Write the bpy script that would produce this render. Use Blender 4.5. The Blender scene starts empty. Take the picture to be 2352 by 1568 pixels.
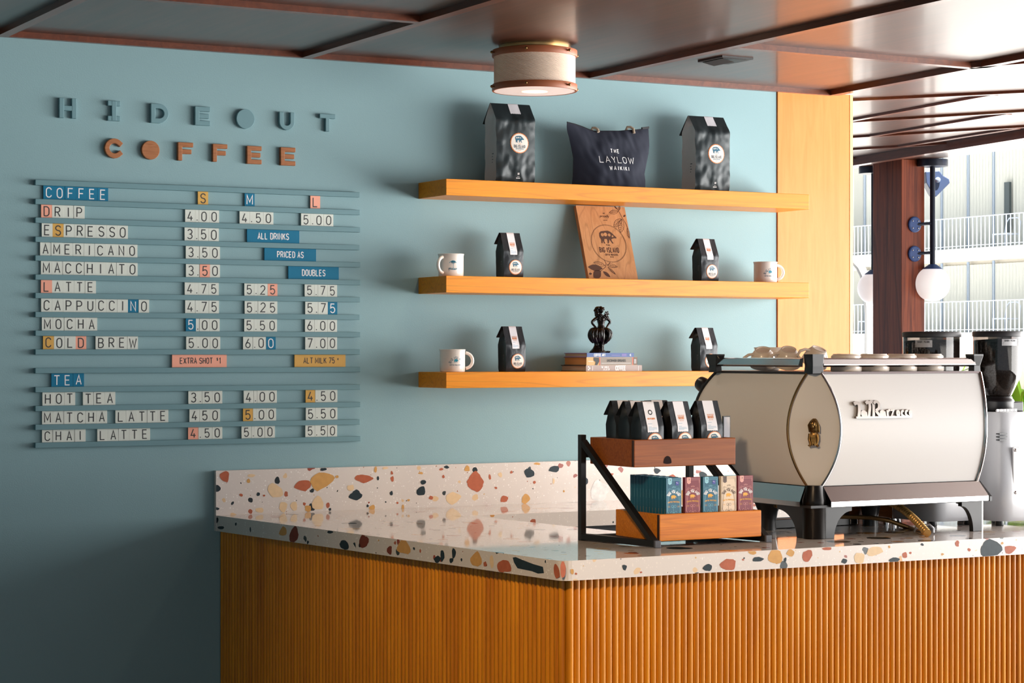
import bpy, bmesh, math, random
from mathutils import Vector, Matrix, noise
random.seed(7)
SC = bpy.context.scene
COL = SC.collection

# ---------------------------------------------------------------- camera
VX1, VX2, YH = 10220.0, -1560.0, 811.0          # vanishing points of the photograph, horizon row
F = math.sqrt((VX1 - 1176) * (1176 - VX2))       # focal length in pixels of the 2352 wide frame
ANG = math.atan2(VX1 - 1176, F)
FW = Vector((math.cos(ANG), math.sin(ANG), 0)); RT = Vector((math.sin(ANG), -math.cos(ANG), 0)); UPV = Vector((0, 0, 1))
CAM = Vector((0, -7.192, 1.57))
cd = bpy.data.cameras.new('camera'); co = bpy.data.objects.new('camera', cd); COL.objects.link(co)
co.location = CAM; co.rotation_euler = (math.pi / 2, 0, -(math.pi / 2 - ANG))
cd.sensor_width = 36; cd.lens = F * 36 / 2352; cd.shift_y = (YH - 784) / 2352
cd.clip_start = 0.05; cd.clip_end = 400
SC.camera = co
# ---------------------------------------------------------------- sky, sun, daylight, added fill lights, exposure
W = bpy.data.worlds.new('sky'); SC.world = W; W.use_nodes = True
bg = W.node_tree.nodes['Background']; bg.inputs[0].default_value = (0.80, 0.90, 1.0, 1); bg.inputs[1].default_value = 0.8
def light(name, kind, loc, rot, energy, color=(1, 1, 1), **kw):
    l = bpy.data.lights.new(name, kind); o = bpy.data.objects.new(name, l); COL.objects.link(o)
    o.location = loc; o.rotation_euler = rot; l.energy = energy; l.color = color
    for k, v in kw.items(): setattr(l, k, v)
    return o
light('sun', 'SUN', (0, 0, 30), (math.radians(26), 0, math.radians(-10)), 17.0, (1.0, 0.97, 0.94), angle=0.02)
light('daylight_opening', 'AREA', (7.95, -3.3, 1.45), (0, math.radians(90), 0), 600, (1.0, 0.98, 0.96), shape='RECTANGLE', size=2.2, size_y=7.6)
light('daylight_terrace', 'AREA', (7.95, -0.7, 1.45), (0, math.radians(90), 0), 150, (1.0, 0.98, 0.97), shape='RECTANGLE', size=2.2, size_y=2.2)
light('front_fill', 'AREA', (2.4, -10.3, 1.45), (math.radians(90), 0, 0), 6, (0.97, 0.98, 1.0), shape='RECTANGLE', size=9.0, size_y=2.2)  # weak unseen fill added behind the camera
light('warm_room_fill', 'AREA', (0.6, -4.6, 2.6), (0, math.radians(-25), 0), 8, (1.0, 0.72, 0.45), shape='RECTANGLE', size=2.5, size_y=3.0)  # unseen fill panel, added to warm the left-facing sides
light('warm_spot_fill', 'SPOT', (1.5, -3.7, 2.58), (Vector((3.45, -1.65, 1.0)) - Vector((1.5, -3.7, 2.58))).to_track_quat('-Z', 'Y').to_euler(), 235, (1.0, 0.72, 0.44), spot_size=math.radians(44), spot_blend=0.8, shadow_soft_size=0.12)  # unseen spot added to warm machine, rack and counter, cone kept off the wall
VS = SC.view_settings
VS.view_transform = 'Standard'; VS.look = 'None'; VS.exposure = 0.0; VS.gamma = 1.0; VS.use_curve_mapping = False
SC.cycles.use_denoising = True
SC.cycles.max_bounces = 8

# ---------------------------------------------------------------- pixel -> place on a real plane
def ray(px, py): return FW * F + RT * (px - 1176) + UPV * (YH - py)
def UZ(px, py, z):
    d = ray(px, py); return CAM + d * ((z - CAM.z) / d.z)
def UY(px, py, y):
    d = ray(px, py); return CAM + d * ((y - CAM.y) / d.y)
def UX(px, py, x):
    d = ray(px, py); return CAM + d * ((x - CAM.x) / d.x)
def UP(px, py, p0, n):
    d = ray(px, py); p0 = Vector(p0); n = Vector(n); return CAM + d * ((p0 - CAM).dot(n) / d.dot(n))

# ---------------------------------------------------------------- materials
def S(r, g, b):
    f = lambda c: (c / 255 / 12.92) if c / 255 <= 0.04045 else ((c / 255 + 0.055) / 1.055) ** 2.4
    return (f(r), f(g), f(b), 1)
MATS = {}
def mat(name, col=(0.5, 0.5, 0.5, 1), rough=0.5, metal=0.0, coat=0.0, coat_rough=0.1, trans=0.0, ior=1.5, emit=None, estr=0, bump=None, spec=0.5, var=None):
    if name in MATS: return MATS[name]
    m = bpy.data.materials.new(name); m.use_nodes = True; MATS[name] = m
    nt = m.node_tree; b = nt.nodes['Principled BSDF']
    b.inputs['Base Color'].default_value = col; b.inputs['Roughness'].default_value = rough; b.inputs['Metallic'].default_value = metal
    b.inputs['Coat Weight'].default_value = coat; b.inputs['Coat Roughness'].default_value = coat_rough
    b.inputs['Transmission Weight'].default_value = trans; b.inputs['IOR'].default_value = ior
    b.inputs['Specular IOR Level'].default_value = spec
    if emit: b.inputs['Emission Color'].default_value = emit; b.inputs['Emission Strength'].default_value = estr
    if var:   # (scale xyz, amount): gentle procedural colour variation
        sc, am = var
        tc = nt.nodes.new('ShaderNodeTexCoord'); mp = nt.nodes.new('ShaderNodeMapping'); mp.inputs['Scale'].default_value = sc
        nz = nt.nodes.new('ShaderNodeTexNoise'); nz.inputs['Scale'].default_value = 1; nz.inputs['Detail'].default_value = 4
        hs = nt.nodes.new('ShaderNodeMixRGB'); hs.blend_type = 'MIX'
        hs.inputs[1].default_value = tuple(c * (1 - am) for c in col[:3]) + (1,); hs.inputs[2].default_value = tuple(min(1, c * (1 + am)) for c in col[:3]) + (1,)
        nt.links.new(tc.outputs['Object'], mp.inputs[0]); nt.links.new(mp.outputs[0], nz.inputs[0]); nt.links.new(nz.outputs[0], hs.inputs[0]); nt.links.new(hs.outputs[0], b.inputs['Base Color'])
    if bump:
        sc, st, ds = bump
        tc = nt.nodes.new('ShaderNodeTexCoord'); nz = nt.nodes.new('ShaderNodeTexNoise'); nz.inputs['Scale'].default_value = sc; nz.inputs['Detail'].default_value = 3
        bp = nt.nodes.new('ShaderNodeBump'); bp.inputs['Strength'].default_value = st; bp.inputs['Distance'].default_value = ds
        nt.links.new(tc.outputs['Object'], nz.inputs[0]); nt.links.new(nz.outputs[0], bp.inputs['Height']); nt.links.new(bp.outputs[0], b.inputs['Normal'])
    return m
def wood(name, c1, c2, scale, rough=0.35, coat=0.3, coat_rough=0.15, dist=1.2, ring=0.0, spec=0.28):
    """scale: stretch of the grain noise per axis (small along the grain)"""
    m = mat(name, c1, rough, 0, coat, coat_rough, spec=spec); nt = m.node_tree; b = nt.nodes['Principled BSDF']; N = nt.nodes.new; L = nt.links.new
    tc = N('ShaderNodeTexCoord'); mp = N('ShaderNodeMapping'); mp.inputs['Scale'].default_value = scale
    nz = N('ShaderNodeTexNoise'); nz.inputs['Scale'].default_value = 1; nz.inputs['Detail'].default_value = 6; nz.inputs['Roughness'].default_value = 0.6; nz.inputs['Distortion'].default_value = dist
    cr = N('ShaderNodeValToRGB'); cr.color_ramp.elements[0].position = 0.32; cr.color_ramp.elements[0].color = c1; cr.color_ramp.elements[1].position = 0.68; cr.color_ramp.elements[1].color = c2
    L(tc.outputs['Object'], mp.inputs[0]); L(mp.outputs[0], nz.inputs[0]); L(nz.outputs[0], cr.inputs[0])
    out = cr.outputs[0]
    if ring:
        mp2 = N('ShaderNodeMapping'); mp2.inputs['Scale'].default_value = tuple(s * 0.22 for s in scale)
        wv = N('ShaderNodeTexNoise'); wv.inputs['Scale'].default_value = 1; wv.inputs['Detail'].default_value = 1
        mt = N('ShaderNodeMath'); mt.operation = 'MULTIPLY'; mt.inputs[1].default_value = 60
        sn = N('ShaderNodeMath'); sn.operation = 'SINE'
        rr = N('ShaderNodeMapRange'); rr.inputs[1].default_value = 0.75; rr.inputs[2].default_value = 1.0; rr.inputs[3].default_value = 0; rr.inputs[4].default_value = ring
        mx = N('ShaderNodeMixRGB'); mx.inputs[2].default_value = tuple(c * 0.45 for c in c1[:3]) + (1,)
        L(tc.outputs['Object'], mp2.inputs[0]); L(mp2.outputs[0], wv.inputs[0]); L(wv.outputs[0], mt.inputs[0]); L(mt.outputs[0], sn.inputs[0]); L(sn.outputs[0], rr.inputs[0]); L(rr.outputs[0], mx.inputs[0]); L(out, mx.inputs[1]); out = mx.outputs[0]
    L(out, b.inputs['Base Color'])
    return m
def terrazzo(name, base, big=True, rough=0.08):
    m = mat(name, base, rough, 0, 0.0); nt = m.node_tree; b = nt.nodes['Principled BSDF']; N = nt.nodes.new; L = nt.links.new
    tc = N('ShaderNodeTexCoord'); nz = N('ShaderNodeTexNoise'); nz.inputs['Scale'].default_value = 28; nz.inputs['Detail'].default_value = 2
    sb = N('ShaderNodeVectorMath'); sb.operation = 'SUBTRACT'; sb.inputs[1].default_value = (0.5, 0.5, 0.5)
    scl = N('ShaderNodeVectorMath'); scl.operation = 'SCALE'; scl.inputs['Scale'].default_value = 0.022
    ad = N('ShaderNodeVectorMath'); ad.operation = 'ADD'
    L(tc.outputs['Object'], nz.inputs[0]); L(nz.outputs['Color'], sb.inputs[0]); L(sb.outputs[0], scl.inputs[0]); L(scl.outputs[0], ad.inputs[0]); L(tc.outputs['Object'], ad.inputs[1])
    col = None
    CH = [S(205, 155, 95), S(170, 95, 70), S(38, 48, 52), S(222, 190, 150), S(150, 70, 52), S(60, 66, 66), S(196, 140, 80)]
    layers = [(150, 0.52, 0.9, [S(238, 232, 226)] * 2 + [S(225, 215, 205)] * 2), (75, 0.86, 1.6, [S(60, 60, 62), S(160, 100, 70), S(50, 50, 50), S(205, 170, 120)]), (30, 0.74, 1.7, CH)]
    if big: layers.append((11, 0.30, 0.60, CH))
    for sc, th, gain, cols in layers:
        vo = N('ShaderNodeTexVoronoi'); vo.inputs['Scale'].default_value = sc
        sp = N('ShaderNodeSeparateColor'); L((ad if sc < 100 else tc).outputs[0 if sc < 100 else 'Object'], vo.inputs['Vector']); L(vo.outputs['Color'], sp.inputs[0])
        m1 = N('ShaderNodeMath'); m1.operation = 'SUBTRACT'; m1.inputs[1].default_value = th; L(sp.outputs[0], m1.inputs[0])
        m2 = N('ShaderNodeMath'); m2.operation = 'MULTIPLY'; m2.inputs[1].default_value = gain; L(m1.outputs[0], m2.inputs[0])
        lt = N('ShaderNodeMath'); lt.operation = 'LESS_THAN'; L(vo.outputs['Distance'], lt.inputs[0]); L(m2.outputs[0], lt.inputs[1])
        cr = N('ShaderNodeValToRGB'); cr.color_ramp.interpolation = 'CONSTANT'
        el = cr.color_ramp.elements; el[0].color = cols[0]; el[1].position = 1 / len(cols); el[1].color = cols[1]
        for i in range(2, len(cols)): e = el.new(i / len(cols)); e.color = cols[i]
        L(sp.outputs[1], cr.inputs[0])
        mx = N('ShaderNodeMixRGB'); L(lt.outputs[0], mx.inputs[0]); L(cr.outputs[0], mx.inputs[2])
        if col is None: mx.inputs[1].default_value = base
        else: L(col, mx.inputs[1])
        col = mx.outputs[0]
    L(col, b.inputs['Base Color'])
    return m

TEAL = mat('teal wall paint', S(134, 168, 174), 0.62, bump=(220, 0.15, 0.002), var=((1.6, 1.6, 1.6), 0.05))
RAILP = mat('teal rail paint', S(105, 144, 152), 0.55)
HONEY = wood('honey maple veneer', S(222, 132, 5), S(232, 148, 14), (3, 60, 60), 0.4, 0.12, 0.2, ring=0.3)
PANELW = wood('honey maple panel', S(226, 130, 54), S(233, 142, 68), (40, 40, 3), 0.45, 0.1)
SLATW = wood('honey slat wood', S(182, 102, 4), S(228, 146, 20), (38, 38, 1.6), 0.36, 0.15, 0.25, dist=0.3)
CEILW = wood('dark mahogany ceiling', S(56, 29, 19), S(86, 47, 31), (38, 2.2, 10), 0.34, 0.19, 0.1, dist=0.3, spec=0.5)
BEAMW = wood('mahogany batten', S(84, 40, 22), S(112, 56, 32), (30, 2, 30), 0.4, 0.4)
POSTW = wood('mahogany post', S(98, 42, 26), S(150, 76, 46), (24, 24, 1.5), 0.36, 0.15, dist=1.5, ring=0.5)
TRAYW = wood('stained pine', S(190, 104, 18), S(214, 130, 34), (3, 90, 80), 0.45, 0.1, ring=0.2)
TRAYD = wood('stained pine dark', S(122, 60, 15), S(150, 82, 28), (3, 90, 80), 0.45, 0.1, ring=0.2)
ENDG = mat('dark end grain', S(52, 28, 14), 0.6, bump=(300, 0.3, 0.001))
LETW = wood('cherry letter wood', S(150, 92, 54), S(180, 118, 76), (10, 60, 90), 0.5, 0.1)
PLAQW = wood('cherry board', S(176, 124, 80), S(194, 142, 98), (50, 40, 4), 0.5, 0.1, ring=0.3)
BURN = mat('burnt engraving', S(74, 42, 24), 0.8)
TZT = terrazzo('terrazzo top', S(214, 205, 198), True, 0.05)
TZF = terrazzo('terrazzo face', S(216, 206, 198), False, 0.25)
CHIP = [mat('chip ' + n, c, 0.35, spec=.2, var=((60, 60, 60), a)) for n, c, a in (('ochre', S(206, 156, 92), .15), ('terracotta', S(178, 98, 70), .22), ('slate', S(42, 54, 60), .3), ('sand', S(226, 196, 156), .1), ('oxblood', S(120, 58, 42), .2), ('marble', S(225, 225, 222), .3))]
BLACKM = mat('black powder coat', S(16, 15, 15), 0.45)
BLACKP = mat('black plastic', S(18, 18, 20), 0.35, bump=(400, 0.1, 0.0005))
GREYP = mat('grey plastic cap', S(70, 72, 80), 0.5)
CHROME = mat('polished steel', S(205, 200, 198), 0.12, 1.0)
BRUSH = mat('brushed steel', S(190, 185, 182), 0.16, 1.0)
BRASS = mat('aged brass', S(150, 118, 76), 0.28, 1.0)
BRONZE = mat('old bronze', S(128, 98, 58), 0.35, 1.0, bump=(120, 0.4, 0.002))
COPPER = mat('copper leather band', S(162, 90, 52), 0.5, 0.0)
PEARL = mat('white enamel', S(216, 213, 210), 0.42, 0, 0.0, 0.1, spec=0.25)
PEARLG = mat('grinder enamel', S(186, 188, 192), 0.3, 0, 0.5, 0.1)
CERAM = mat('cream ceramic', S(222, 208, 194), 0.28, 0, 0.4, 0.1)
MUGW = mat('white mug glaze', S(236, 228, 220), 0.15, 0, 0.6, 0.05)
BAGB = mat('black foil bag', S(30, 36, 42), 0.42, 0.15, bump=(28, 0.5, 0.006))
BAGL = mat('glossy slate foil bag', S(34, 46, 50), 0.42, 0.1, bump=(16, 0.25, 0.008))
BAGS = mat('grey side gusset', S(215, 213, 213), 0.4, 0.1, bump=(25, 0.5, 0.006))
PAPER = mat('white label paper', S(226, 226, 232), 0.55)
STICK = mat('cream sticker paper', S(232, 224, 214), 0.5)
ORNG = mat('orange print', S(214, 126, 60), 0.5)
TEALI = mat('teal print', S(28, 96, 122), 0.5)
GREYI = mat('grey print', S(96, 104, 112), 0.5)
PALEI = mat('pale blue print', S(120, 160, 185), 0.5)
WHITEI = mat('white print', S(236, 236, 236), 0.5)
BLACKI = mat('black print', S(36, 40, 42), 0.5)
NAVY = mat('navy canvas', S(27, 33, 50), 0.85, bump=(500, 0.25, 0.001))
ROPE = mat('natural rope', S(190, 172, 150), 0.8, bump=(250, 0.8, 0.002))
BRZ = mat('black bronze figure', S(16, 12, 12), 0.25, 0.3, bump=(160, 0.5, 0.002))

# ---------------------------------------------------------------- mesh builder
class MB:
    def __init__(s): s.v = []; s.f = []; s.m = []; s.sm = []
    def add(s, pts, faces, m=0, smooth=False):
        b = len(s.v); s.v += [tuple(p) for p in pts]
        for f in faces: s.f.append([b + i for i in f]); s.m.append(m); s.sm.append(smooth)
    def box(s, x0, x1, y0, y1, z0, z1, m=0):
        s.add([(x0, y0, z0), (x1, y0, z0), (x1, y1, z0), (x0, y1, z0), (x0, y0, z1), (x1, y0, z1), (x1, y1, z1), (x0, y1, z1)],
              [(3, 2, 1, 0), (4, 5, 6, 7), (0, 1, 5, 4), (1, 2, 6, 5), (2, 3, 7, 6), (3, 0, 4, 7)], m)
    def obox(s, c, ax, half, m=0):
        c = Vector(c); a = [Vector(x).normalized() for x in ax]; P = []
        for k in (-1, 1):
            for i, j in ((-1, -1), (1, -1), (1, 1), (-1, 1)): P.append(c + a[0] * half[0] * i + a[1] * half[1] * j + a[2] * half[2] * k)
        s.add(P, [(3, 2, 1, 0), (4, 5, 6, 7), (0, 1, 5, 4), (1, 2, 6, 5), (2, 3, 7, 6), (3, 0, 4, 7)], m)
    def beam(s, p, q, w, h, up=(0, 0, 1), m=0):
        p = Vector(p); q = Vector(q); d = (q - p).normalized(); r = d.cross(Vector(up)).normalized(); u = r.cross(d)
        s.obox((p + q) / 2, (d, r, u), ((q - p).length / 2, w / 2, h / 2), m)
    def prism(s, poly, z0, z1, m=0, ms=None):
        n = len(poly); P = [(x, y, z0) for x, y in poly] + [(x, y, z1) for x, y in poly]
        s.add(P, [list(range(n))[::-1], list(range(n, 2 * n))], m)
        s.add(P, [(i, (i + 1) % n, n + (i + 1) % n, n + i) for i in range(n)], m if ms is None else ms)
    def loft(s, rings, m=0, smooth=True, cap0=False, cap1=False, closed=True):
        n = len(rings[0]); P = [p for r in rings for p in r]; fs = []
        for k in range(len(rings) - 1):
            for i in range(n if closed else n - 1):
                j = (i + 1) % n; fs.append((k * n + i, k * n + j, (k + 1) * n + j, (k + 1) * n + i))
        s.add(P, fs, m, smooth)
        if cap0: s.add(rings[0], [list(range(n))[::-1]], m)
        if cap1: s.add(rings[-1], [list(range(n))], m)
    def lathe(s, prof, c=(0, 0, 0), n=32, m=0, smooth=True, M=None, cap0=True, cap1=True, ell=1.0):
        c = Vector(c); rings = []
        for r, z in prof:
            ring = [Vector((r * math.cos(2 * math.pi * i / n), r * ell * math.sin(2 * math.pi * i / n), z)) for i in range(n)]
            rings.append([c + ((M @ p) if M else p) for p in ring])
        s.loft(rings, m, smooth, cap0, cap1)
    def tube(s, path, r, n=10, m=0, closed=False, caps=True, smooth=True):
        path = [Vector(p) for p in path]; N = len(path); rings = []; prev = None
        rr = r if isinstance(r, (list, tuple)) else [r] * N
        for i, p in enumerate(path):
            a = path[(i - 1) % N] if (closed or i > 0) else p; b = path[(i + 1) % N] if (closed or i < N - 1) else p
            t = (b - a).normalized()
            if prev is None:
                u = t.cross(Vector((0, 0, 1)));
                if u.length < 1e-3: u = t.cross(Vector((1, 0, 0)))
                u.normalize()
            else: u = (prev - t * prev.dot(t)).normalized()
            prev = u; w = t.cross(u)
            rings.append([p + (u * math.cos(2 * math.pi * k / n) + w * math.sin(2 * math.pi * k / n)) * rr[i] for k in range(n)])
        if closed: rings.append(rings[0])
        s.loft(rings, m, smooth, caps and not closed, caps and not closed)
    def sphere(s, c, r, n=16, m=0, sc=(1, 1, 1)):
        rings = []; c = Vector(c)
        for k in range(1, n // 2 * 2):
            a = -math.pi / 2 + math.pi * k / (n // 2 * 2)
            rings.append([c + Vector((r * sc[0] * math.cos(a) * math.cos(2 * math.pi * i / n), r * sc[1] * math.cos(a) * math.sin(2 * math.pi * i / n), r * sc[2] * math.sin(a))) for i in range(n)])
        s.loft(rings, m, True, True, True)
    def strip(s, pts, hw, mp, m=0, depth=None, closed=False, d0=0.0):
        """a pen stroke along 2D points, mapped to space by mp(u, v, outward)"""
        q = [Vector(p) for p in pts]; pts = [q[0]]
        for p in q[1:]:
            if (p - pts[-1]).length > 1e-7: pts.append(p)
        n = len(pts)
        if closed: pts = pts + [pts[0]]; n += 1
        Lp = []; Rp = []
        for i in range(n):
            a = pts[i - 1] if i > 0 else (pts[-2] if closed else None); b = pts[i + 1] if i < n - 1 else (pts[1] if closed else None)
            d1 = (pts[i] - a).normalized() if a is not None and (pts[i] - a).length > 1e-9 else None
            d2 = (b - pts[i]).normalized() if b is not None and (b - pts[i]).length > 1e-9 else None
            if d1 is None: d1 = d2
            if d2 is None: d2 = d1
            t = d1 + d2
            if t.length < 1e-3: t = d2
            t.normalize(); nn = Vector((-t.y, t.x)); c = max(0.45, nn.dot(Vector((-d1.y, d1.x))))
            Lp.append(pts[i] + nn * hw / c); Rp.append(pts[i] - nn * hw / c)
        if depth is None:
            P = [mp(p.x, p.y, d0) for p in Lp] + [mp(p.x, p.y, d0) for p in Rp]
            s.add(P, [(i, n + i, n + i + 1, i + 1) for i in range(n - 1)], m)
        else:
            P = [mp(p.x, p.y, d0 + depth) for p in Lp] + [mp(p.x, p.y, d0 + depth) for p in Rp] + [mp(p.x, p.y, d0) for p in Lp] + [mp(p.x, p.y, d0) for p in Rp]
            fs = []
            for i in range(n - 1):
                fs += [(i, n + i, n + i + 1, i + 1), (i, i + 1, 2 * n + i + 1, 2 * n + i), (n + i + 1, n + i, 3 * n + i, 3 * n + i + 1)]
            if not closed: fs += [(0, 2 * n, 3 * n, n), (n - 1, 2 * n - 1, 4 * n - 1, 3 * n - 1)]
            s.add(P, fs, m)
    def poly(s, pts, mp, m=0, d0=0.0): s.add([mp(u, v, d0) for u, v in pts], [list(range(len(pts)))], m)
    def disc(s, cx, cy, r, mp, m=0, d0=0.0, n=40, rings=3, wav=0.0, r0=0.0):
        R = []
        for k in range(rings + 1):
            q = r0 + (r - r0) * k / rings
            if k == 0 and r0 == 0: q = 1e-5
            R.append([mp(cx + (q + (wav * (i % 2) if k == rings else 0)) * math.cos(2 * math.pi * i / n), cy + (q + (wav * (i % 2) if k == rings else 0)) * math.sin(2 * math.pi * i / n), d0) for i in range(n)])
        s.loft(R, m, False)
    def text(s, txt, cx, cy, h, mp, m=0, wt=0.11, xs=1.0, sp=0.22, align='c', d0=0.0, depth=None, arc=None, slant=0.0):
        adv = []
        for ch in txt: adv.append((0.35 if ch == ' ' else GW.get(ch, 0.56) * xs + sp))
        tot = sum(adv) - sp; x = {'c': -tot / 2, 'l': 0, 'r': -tot}[align]
        for ch, a in zip(txt, adv):
            for ki, pl in enumerate(GL.get(ch, [])):
                q = []
                for (u, v) in pl:
                    X = (x + u * xs + slant * v) * h; Y = v * h
                    if arc is not None:
                        R = arc; th = X / abs(R)
                        if R > 0: q.append((cx + (R + Y) * math.sin(th), cy + (R + Y) * math.cos(th) - R))
                        else: q.append((cx + (-R - Y) * math.sin(th), cy - (-R - Y) * math.cos(th) - R))
                    else: q.append((cx + X, cy + Y))
                s.strip(q, wt * h / 2, mp, m, depth, False, d0 + ki * min(.00012, h * .006))
            x += a
    def build(s, name, mats, parent=None, origin=(0, 0, 0), bevel=None, sharp=35, bseg=2):
        me = bpy.data.meshes.new(name); O = Vector(origin)
        me.from_pydata([tuple(Vector(p) - O) for p in s.v], [], s.f)
        for mm in (mats if isinstance(mats, (list, tuple)) else [mats]): me.materials.append(mm)
        me.polygons.foreach_set('material_index', s.m); me.polygons.foreach_set('use_smooth', s.sm)
        me.update()
        if any(s.sm):
            me.validate()
            try: me.set_sharp_from_angle(angle=math.radians(sharp))
            except Exception: pass
        o = bpy.data.objects.new(name, me); COL.objects.link(o)
        if parent: o.parent = parent
        else: o.location = O
        if bevel:
            bm = o.modifiers.new('bevel', 'BEVEL'); bm.width = bevel; bm.segments = bseg; bm.limit_method = 'ANGLE'; bm.angle_limit = math.radians(40)
        return o
def A(cx, cy, rx, ry, a0, a1, n=7): return [(cx + rx * math.cos(math.radians(a0 + (a1 - a0) * i / n)), cy + ry * math.sin(math.radians(a0 + (a1 - a0) * i / n))) for i in range(n + 1)]
OO = A(.28, .70, .28, .30, 0, 180) + A(.28, .30, .28, .30, 180, 360) + [(.56, .70)]
GW = {'I': .12, '.': .1, '1': .36, 'M': .66, 'W': .8, "'": .1, '$': .5, 'l': .1, 'i': .1, 'r': .3, '-': .35}
GL = {'A': [[(0, 0), (.28, 1), (.56, 0)], [(.10, .33), (.46, .33)]], 'B': [[(0, 0), (0, 1), (.28, 1)] + A(.28, .76, .24, .24, 90, -90) + [(0, .52)], [(.28, .52)] + A(.28, .26, .28, .26, 90, -90) + [(0, 0)]],
      'C': [A(.28, .72, .28, .28, 12, 180) + A(.28, .28, .28, .28, 180, 348)], 'D': [[(0, 0), (0, 1), (.24, 1)] + A(.24, .68, .32, .32, 90, 0) + A(.24, .32, .32, .32, 0, -90) + [(0, 0)]],
      'E': [[(.5, 1), (0, 1), (0, 0), (.5, 0)], [(0, .52), (.44, .52)]], 'F': [[(.5, 1), (0, 1), (0, 0)], [(0, .5), (.44, .5)]],
      'G': [A(.28, .72, .28, .28, 12, 180) + A(.28, .28, .28, .28, 180, 360) + [(.56, .48), (.32, .48)]], 'H': [[(0, 0), (0, 1)], [(.54, 0), (.54, 1)], [(0, .5), (.54, .5)]], 'I': [[(.06, 0), (.06, 1)]],
      'K': [[(0, 0), (0, 1)], [(.54, 1), (.03, .42)], [(.2, .6), (.56, 0)]], 'L': [[(0, 1), (0, 0), (.5, 0)]], 'M': [[(0, 0), (0, 1), (.33, .25), (.66, 1), (.66, 0)]], 'N': [[(0, 0), (0, 1), (.54, 0), (.54, 1)]],
      'O': [OO], '0': [OO], 'P': [[(0, 0), (0, 1), (.28, 1)] + A(.28, .73, .27, .27, 90, -90) + [(0, .46)]], 'R': [[(0, 0), (0, 1), (.28, 1)] + A(.28, .74, .26, .26, 90, -90) + [(0, .48)], [(.26, .48), (.56, 0)]],
      'S': [A(.28, .75, .27, .25, 15, 270, 9) + A(.28, .25, .27, .25, 90, -165, 9)], 'T': [[(-.02, 1), (.58, 1)], [(.28, 1), (.28, 0)]], 'U': [[(0, 1)] + A(.28, .28, .28, .28, 180, 360) + [(.56, 1)]],
      'V': [[(0, 1), (.28, 0), (.56, 1)]], 'W': [[(0, 1), (.2, 0), (.4, .8), (.6, 0), (.8, 1)]], 'X': [[(0, 0), (.56, 1)], [(.56, 0), (0, 1)]], 'Y': [[(0, 1), (.28, .45), (.56, 1)], [(.28, .45), (.28, 0)]],
      'J': [[(.5, 1)] + A(.25, .25, .25, .25, 0, -180)], 'Q': [OO, [(.3, .25), (.6, -.05)]], 'Z': [[(0, 1), (.56, 1), (0, 0), (.56, 0)]],
      '1': [[(.04, .78), (.25, 1), (.25, 0)]], '2': [A(.28, .72, .27, .28, 165, -30, 8) + [(0, 0), (.56, 0)]], '3': [A(.28, .75, .26, .25, 155, -90, 8) + A(.28, .25, .28, .25, 90, -155, 8)],
      '4': [[(.32, 1), (0, .26), (.58, .26)], [(.4, .5), (.4, 0)]], '5': [[(.5, 1), (.06, 1), (.03, .54)] + A(.27, .32, .28, .32, 128, -155, 9)], '6': [[(.38, 1), (.05, .42)] + A(.28, .28, .27, .28, 150, 510, 14)],
      '7': [[(0, 1), (.56, 1), (.18, 0)]], '.': [[(.05, 0), (.05, .1)]], "'": [[(.05, 1), (.05, .75)]], '$': [A(.25, .68, .22, .2, 15, 270, 8) + A(.25, .28, .22, .2, 90, -165, 8), [(.25, 1.02), (.25, -.06)]],
      'c': [A(.25, .28, .25, .28, 45, 315, 9)], '~': [A(.25, .5, .2, .22, 45, 315, 8), [(.25, .85), (.25, .15)]], '-': [[(0, .5), (.35, .5)]],
      'a': [A(.25, .25, .24, .25, 0, 360, 10), [(.5, .5), (.5, 0)]], 'r': [[(0, 0), (0, .5)], A(.2, .3, .2, .2, 170, 40, 4)], 'z': [[(0, .5), (.4, .5), (0, 0), (.42, 0)]], 'o': [A(.25, .25, .25, .25, 0, 360, 10)],
      'w': [[(0, .5), (.15, 0), (.3, .45), (.45, 0), (.6, .5)]], 'e': [[(.02, .27), (.48, .27)] + A(.25, .25, .24, .25, 0, 300, 8)], 'p': [[(0, .5), (0, -.35)], A(.25, .25, .25, .25, 0, 360, 10)], 'u': [[(0, .5)] + A(.22, .2, .22, .2, 180, 360, 6) + [(.44, .5), (.44, 0)]],
      'd': [A(.25, .25, .25, .25, 0, 360, 10), [(.5, .9), (.5, 0)]], 'l': [[(.05, .95), (.05, 0)]], 'y': [[(0, .5), (.22, 0)], [(.45, .5), (.12, -.35)]], 's': [A(.2, .37, .18, .13, 20, 270, 6) + A(.2, .12, .18, .13, 90, -160, 6)], 'v': [[(0, .5), (.22, 0), (.44, .5)]]}
PIG = [(-.48, .05), (-.46, .22), (-.36, .32), (-.15, .35), (.06, .37), (.20, .31), (.30, .22), (.38, .12), (.50, .0), (.48, -.06), (.36, -.05), (.24, -.08), (.18, -.12), (.20, -.22), (.27, -.34), (.20, -.36), (.12, -.22), (.06, -.12), (.03, -.24), (-.01, -.35), (-.07, -.34), (-.06, -.2), (-.08, -.1), (-.22, -.11), (-.25, -.24), (-.21, -.36), (-.29, -.36), (-.33, -.2), (-.37, -.36), (-.43, -.34), (-.41, -.15), (-.47, -.03)]

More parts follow.
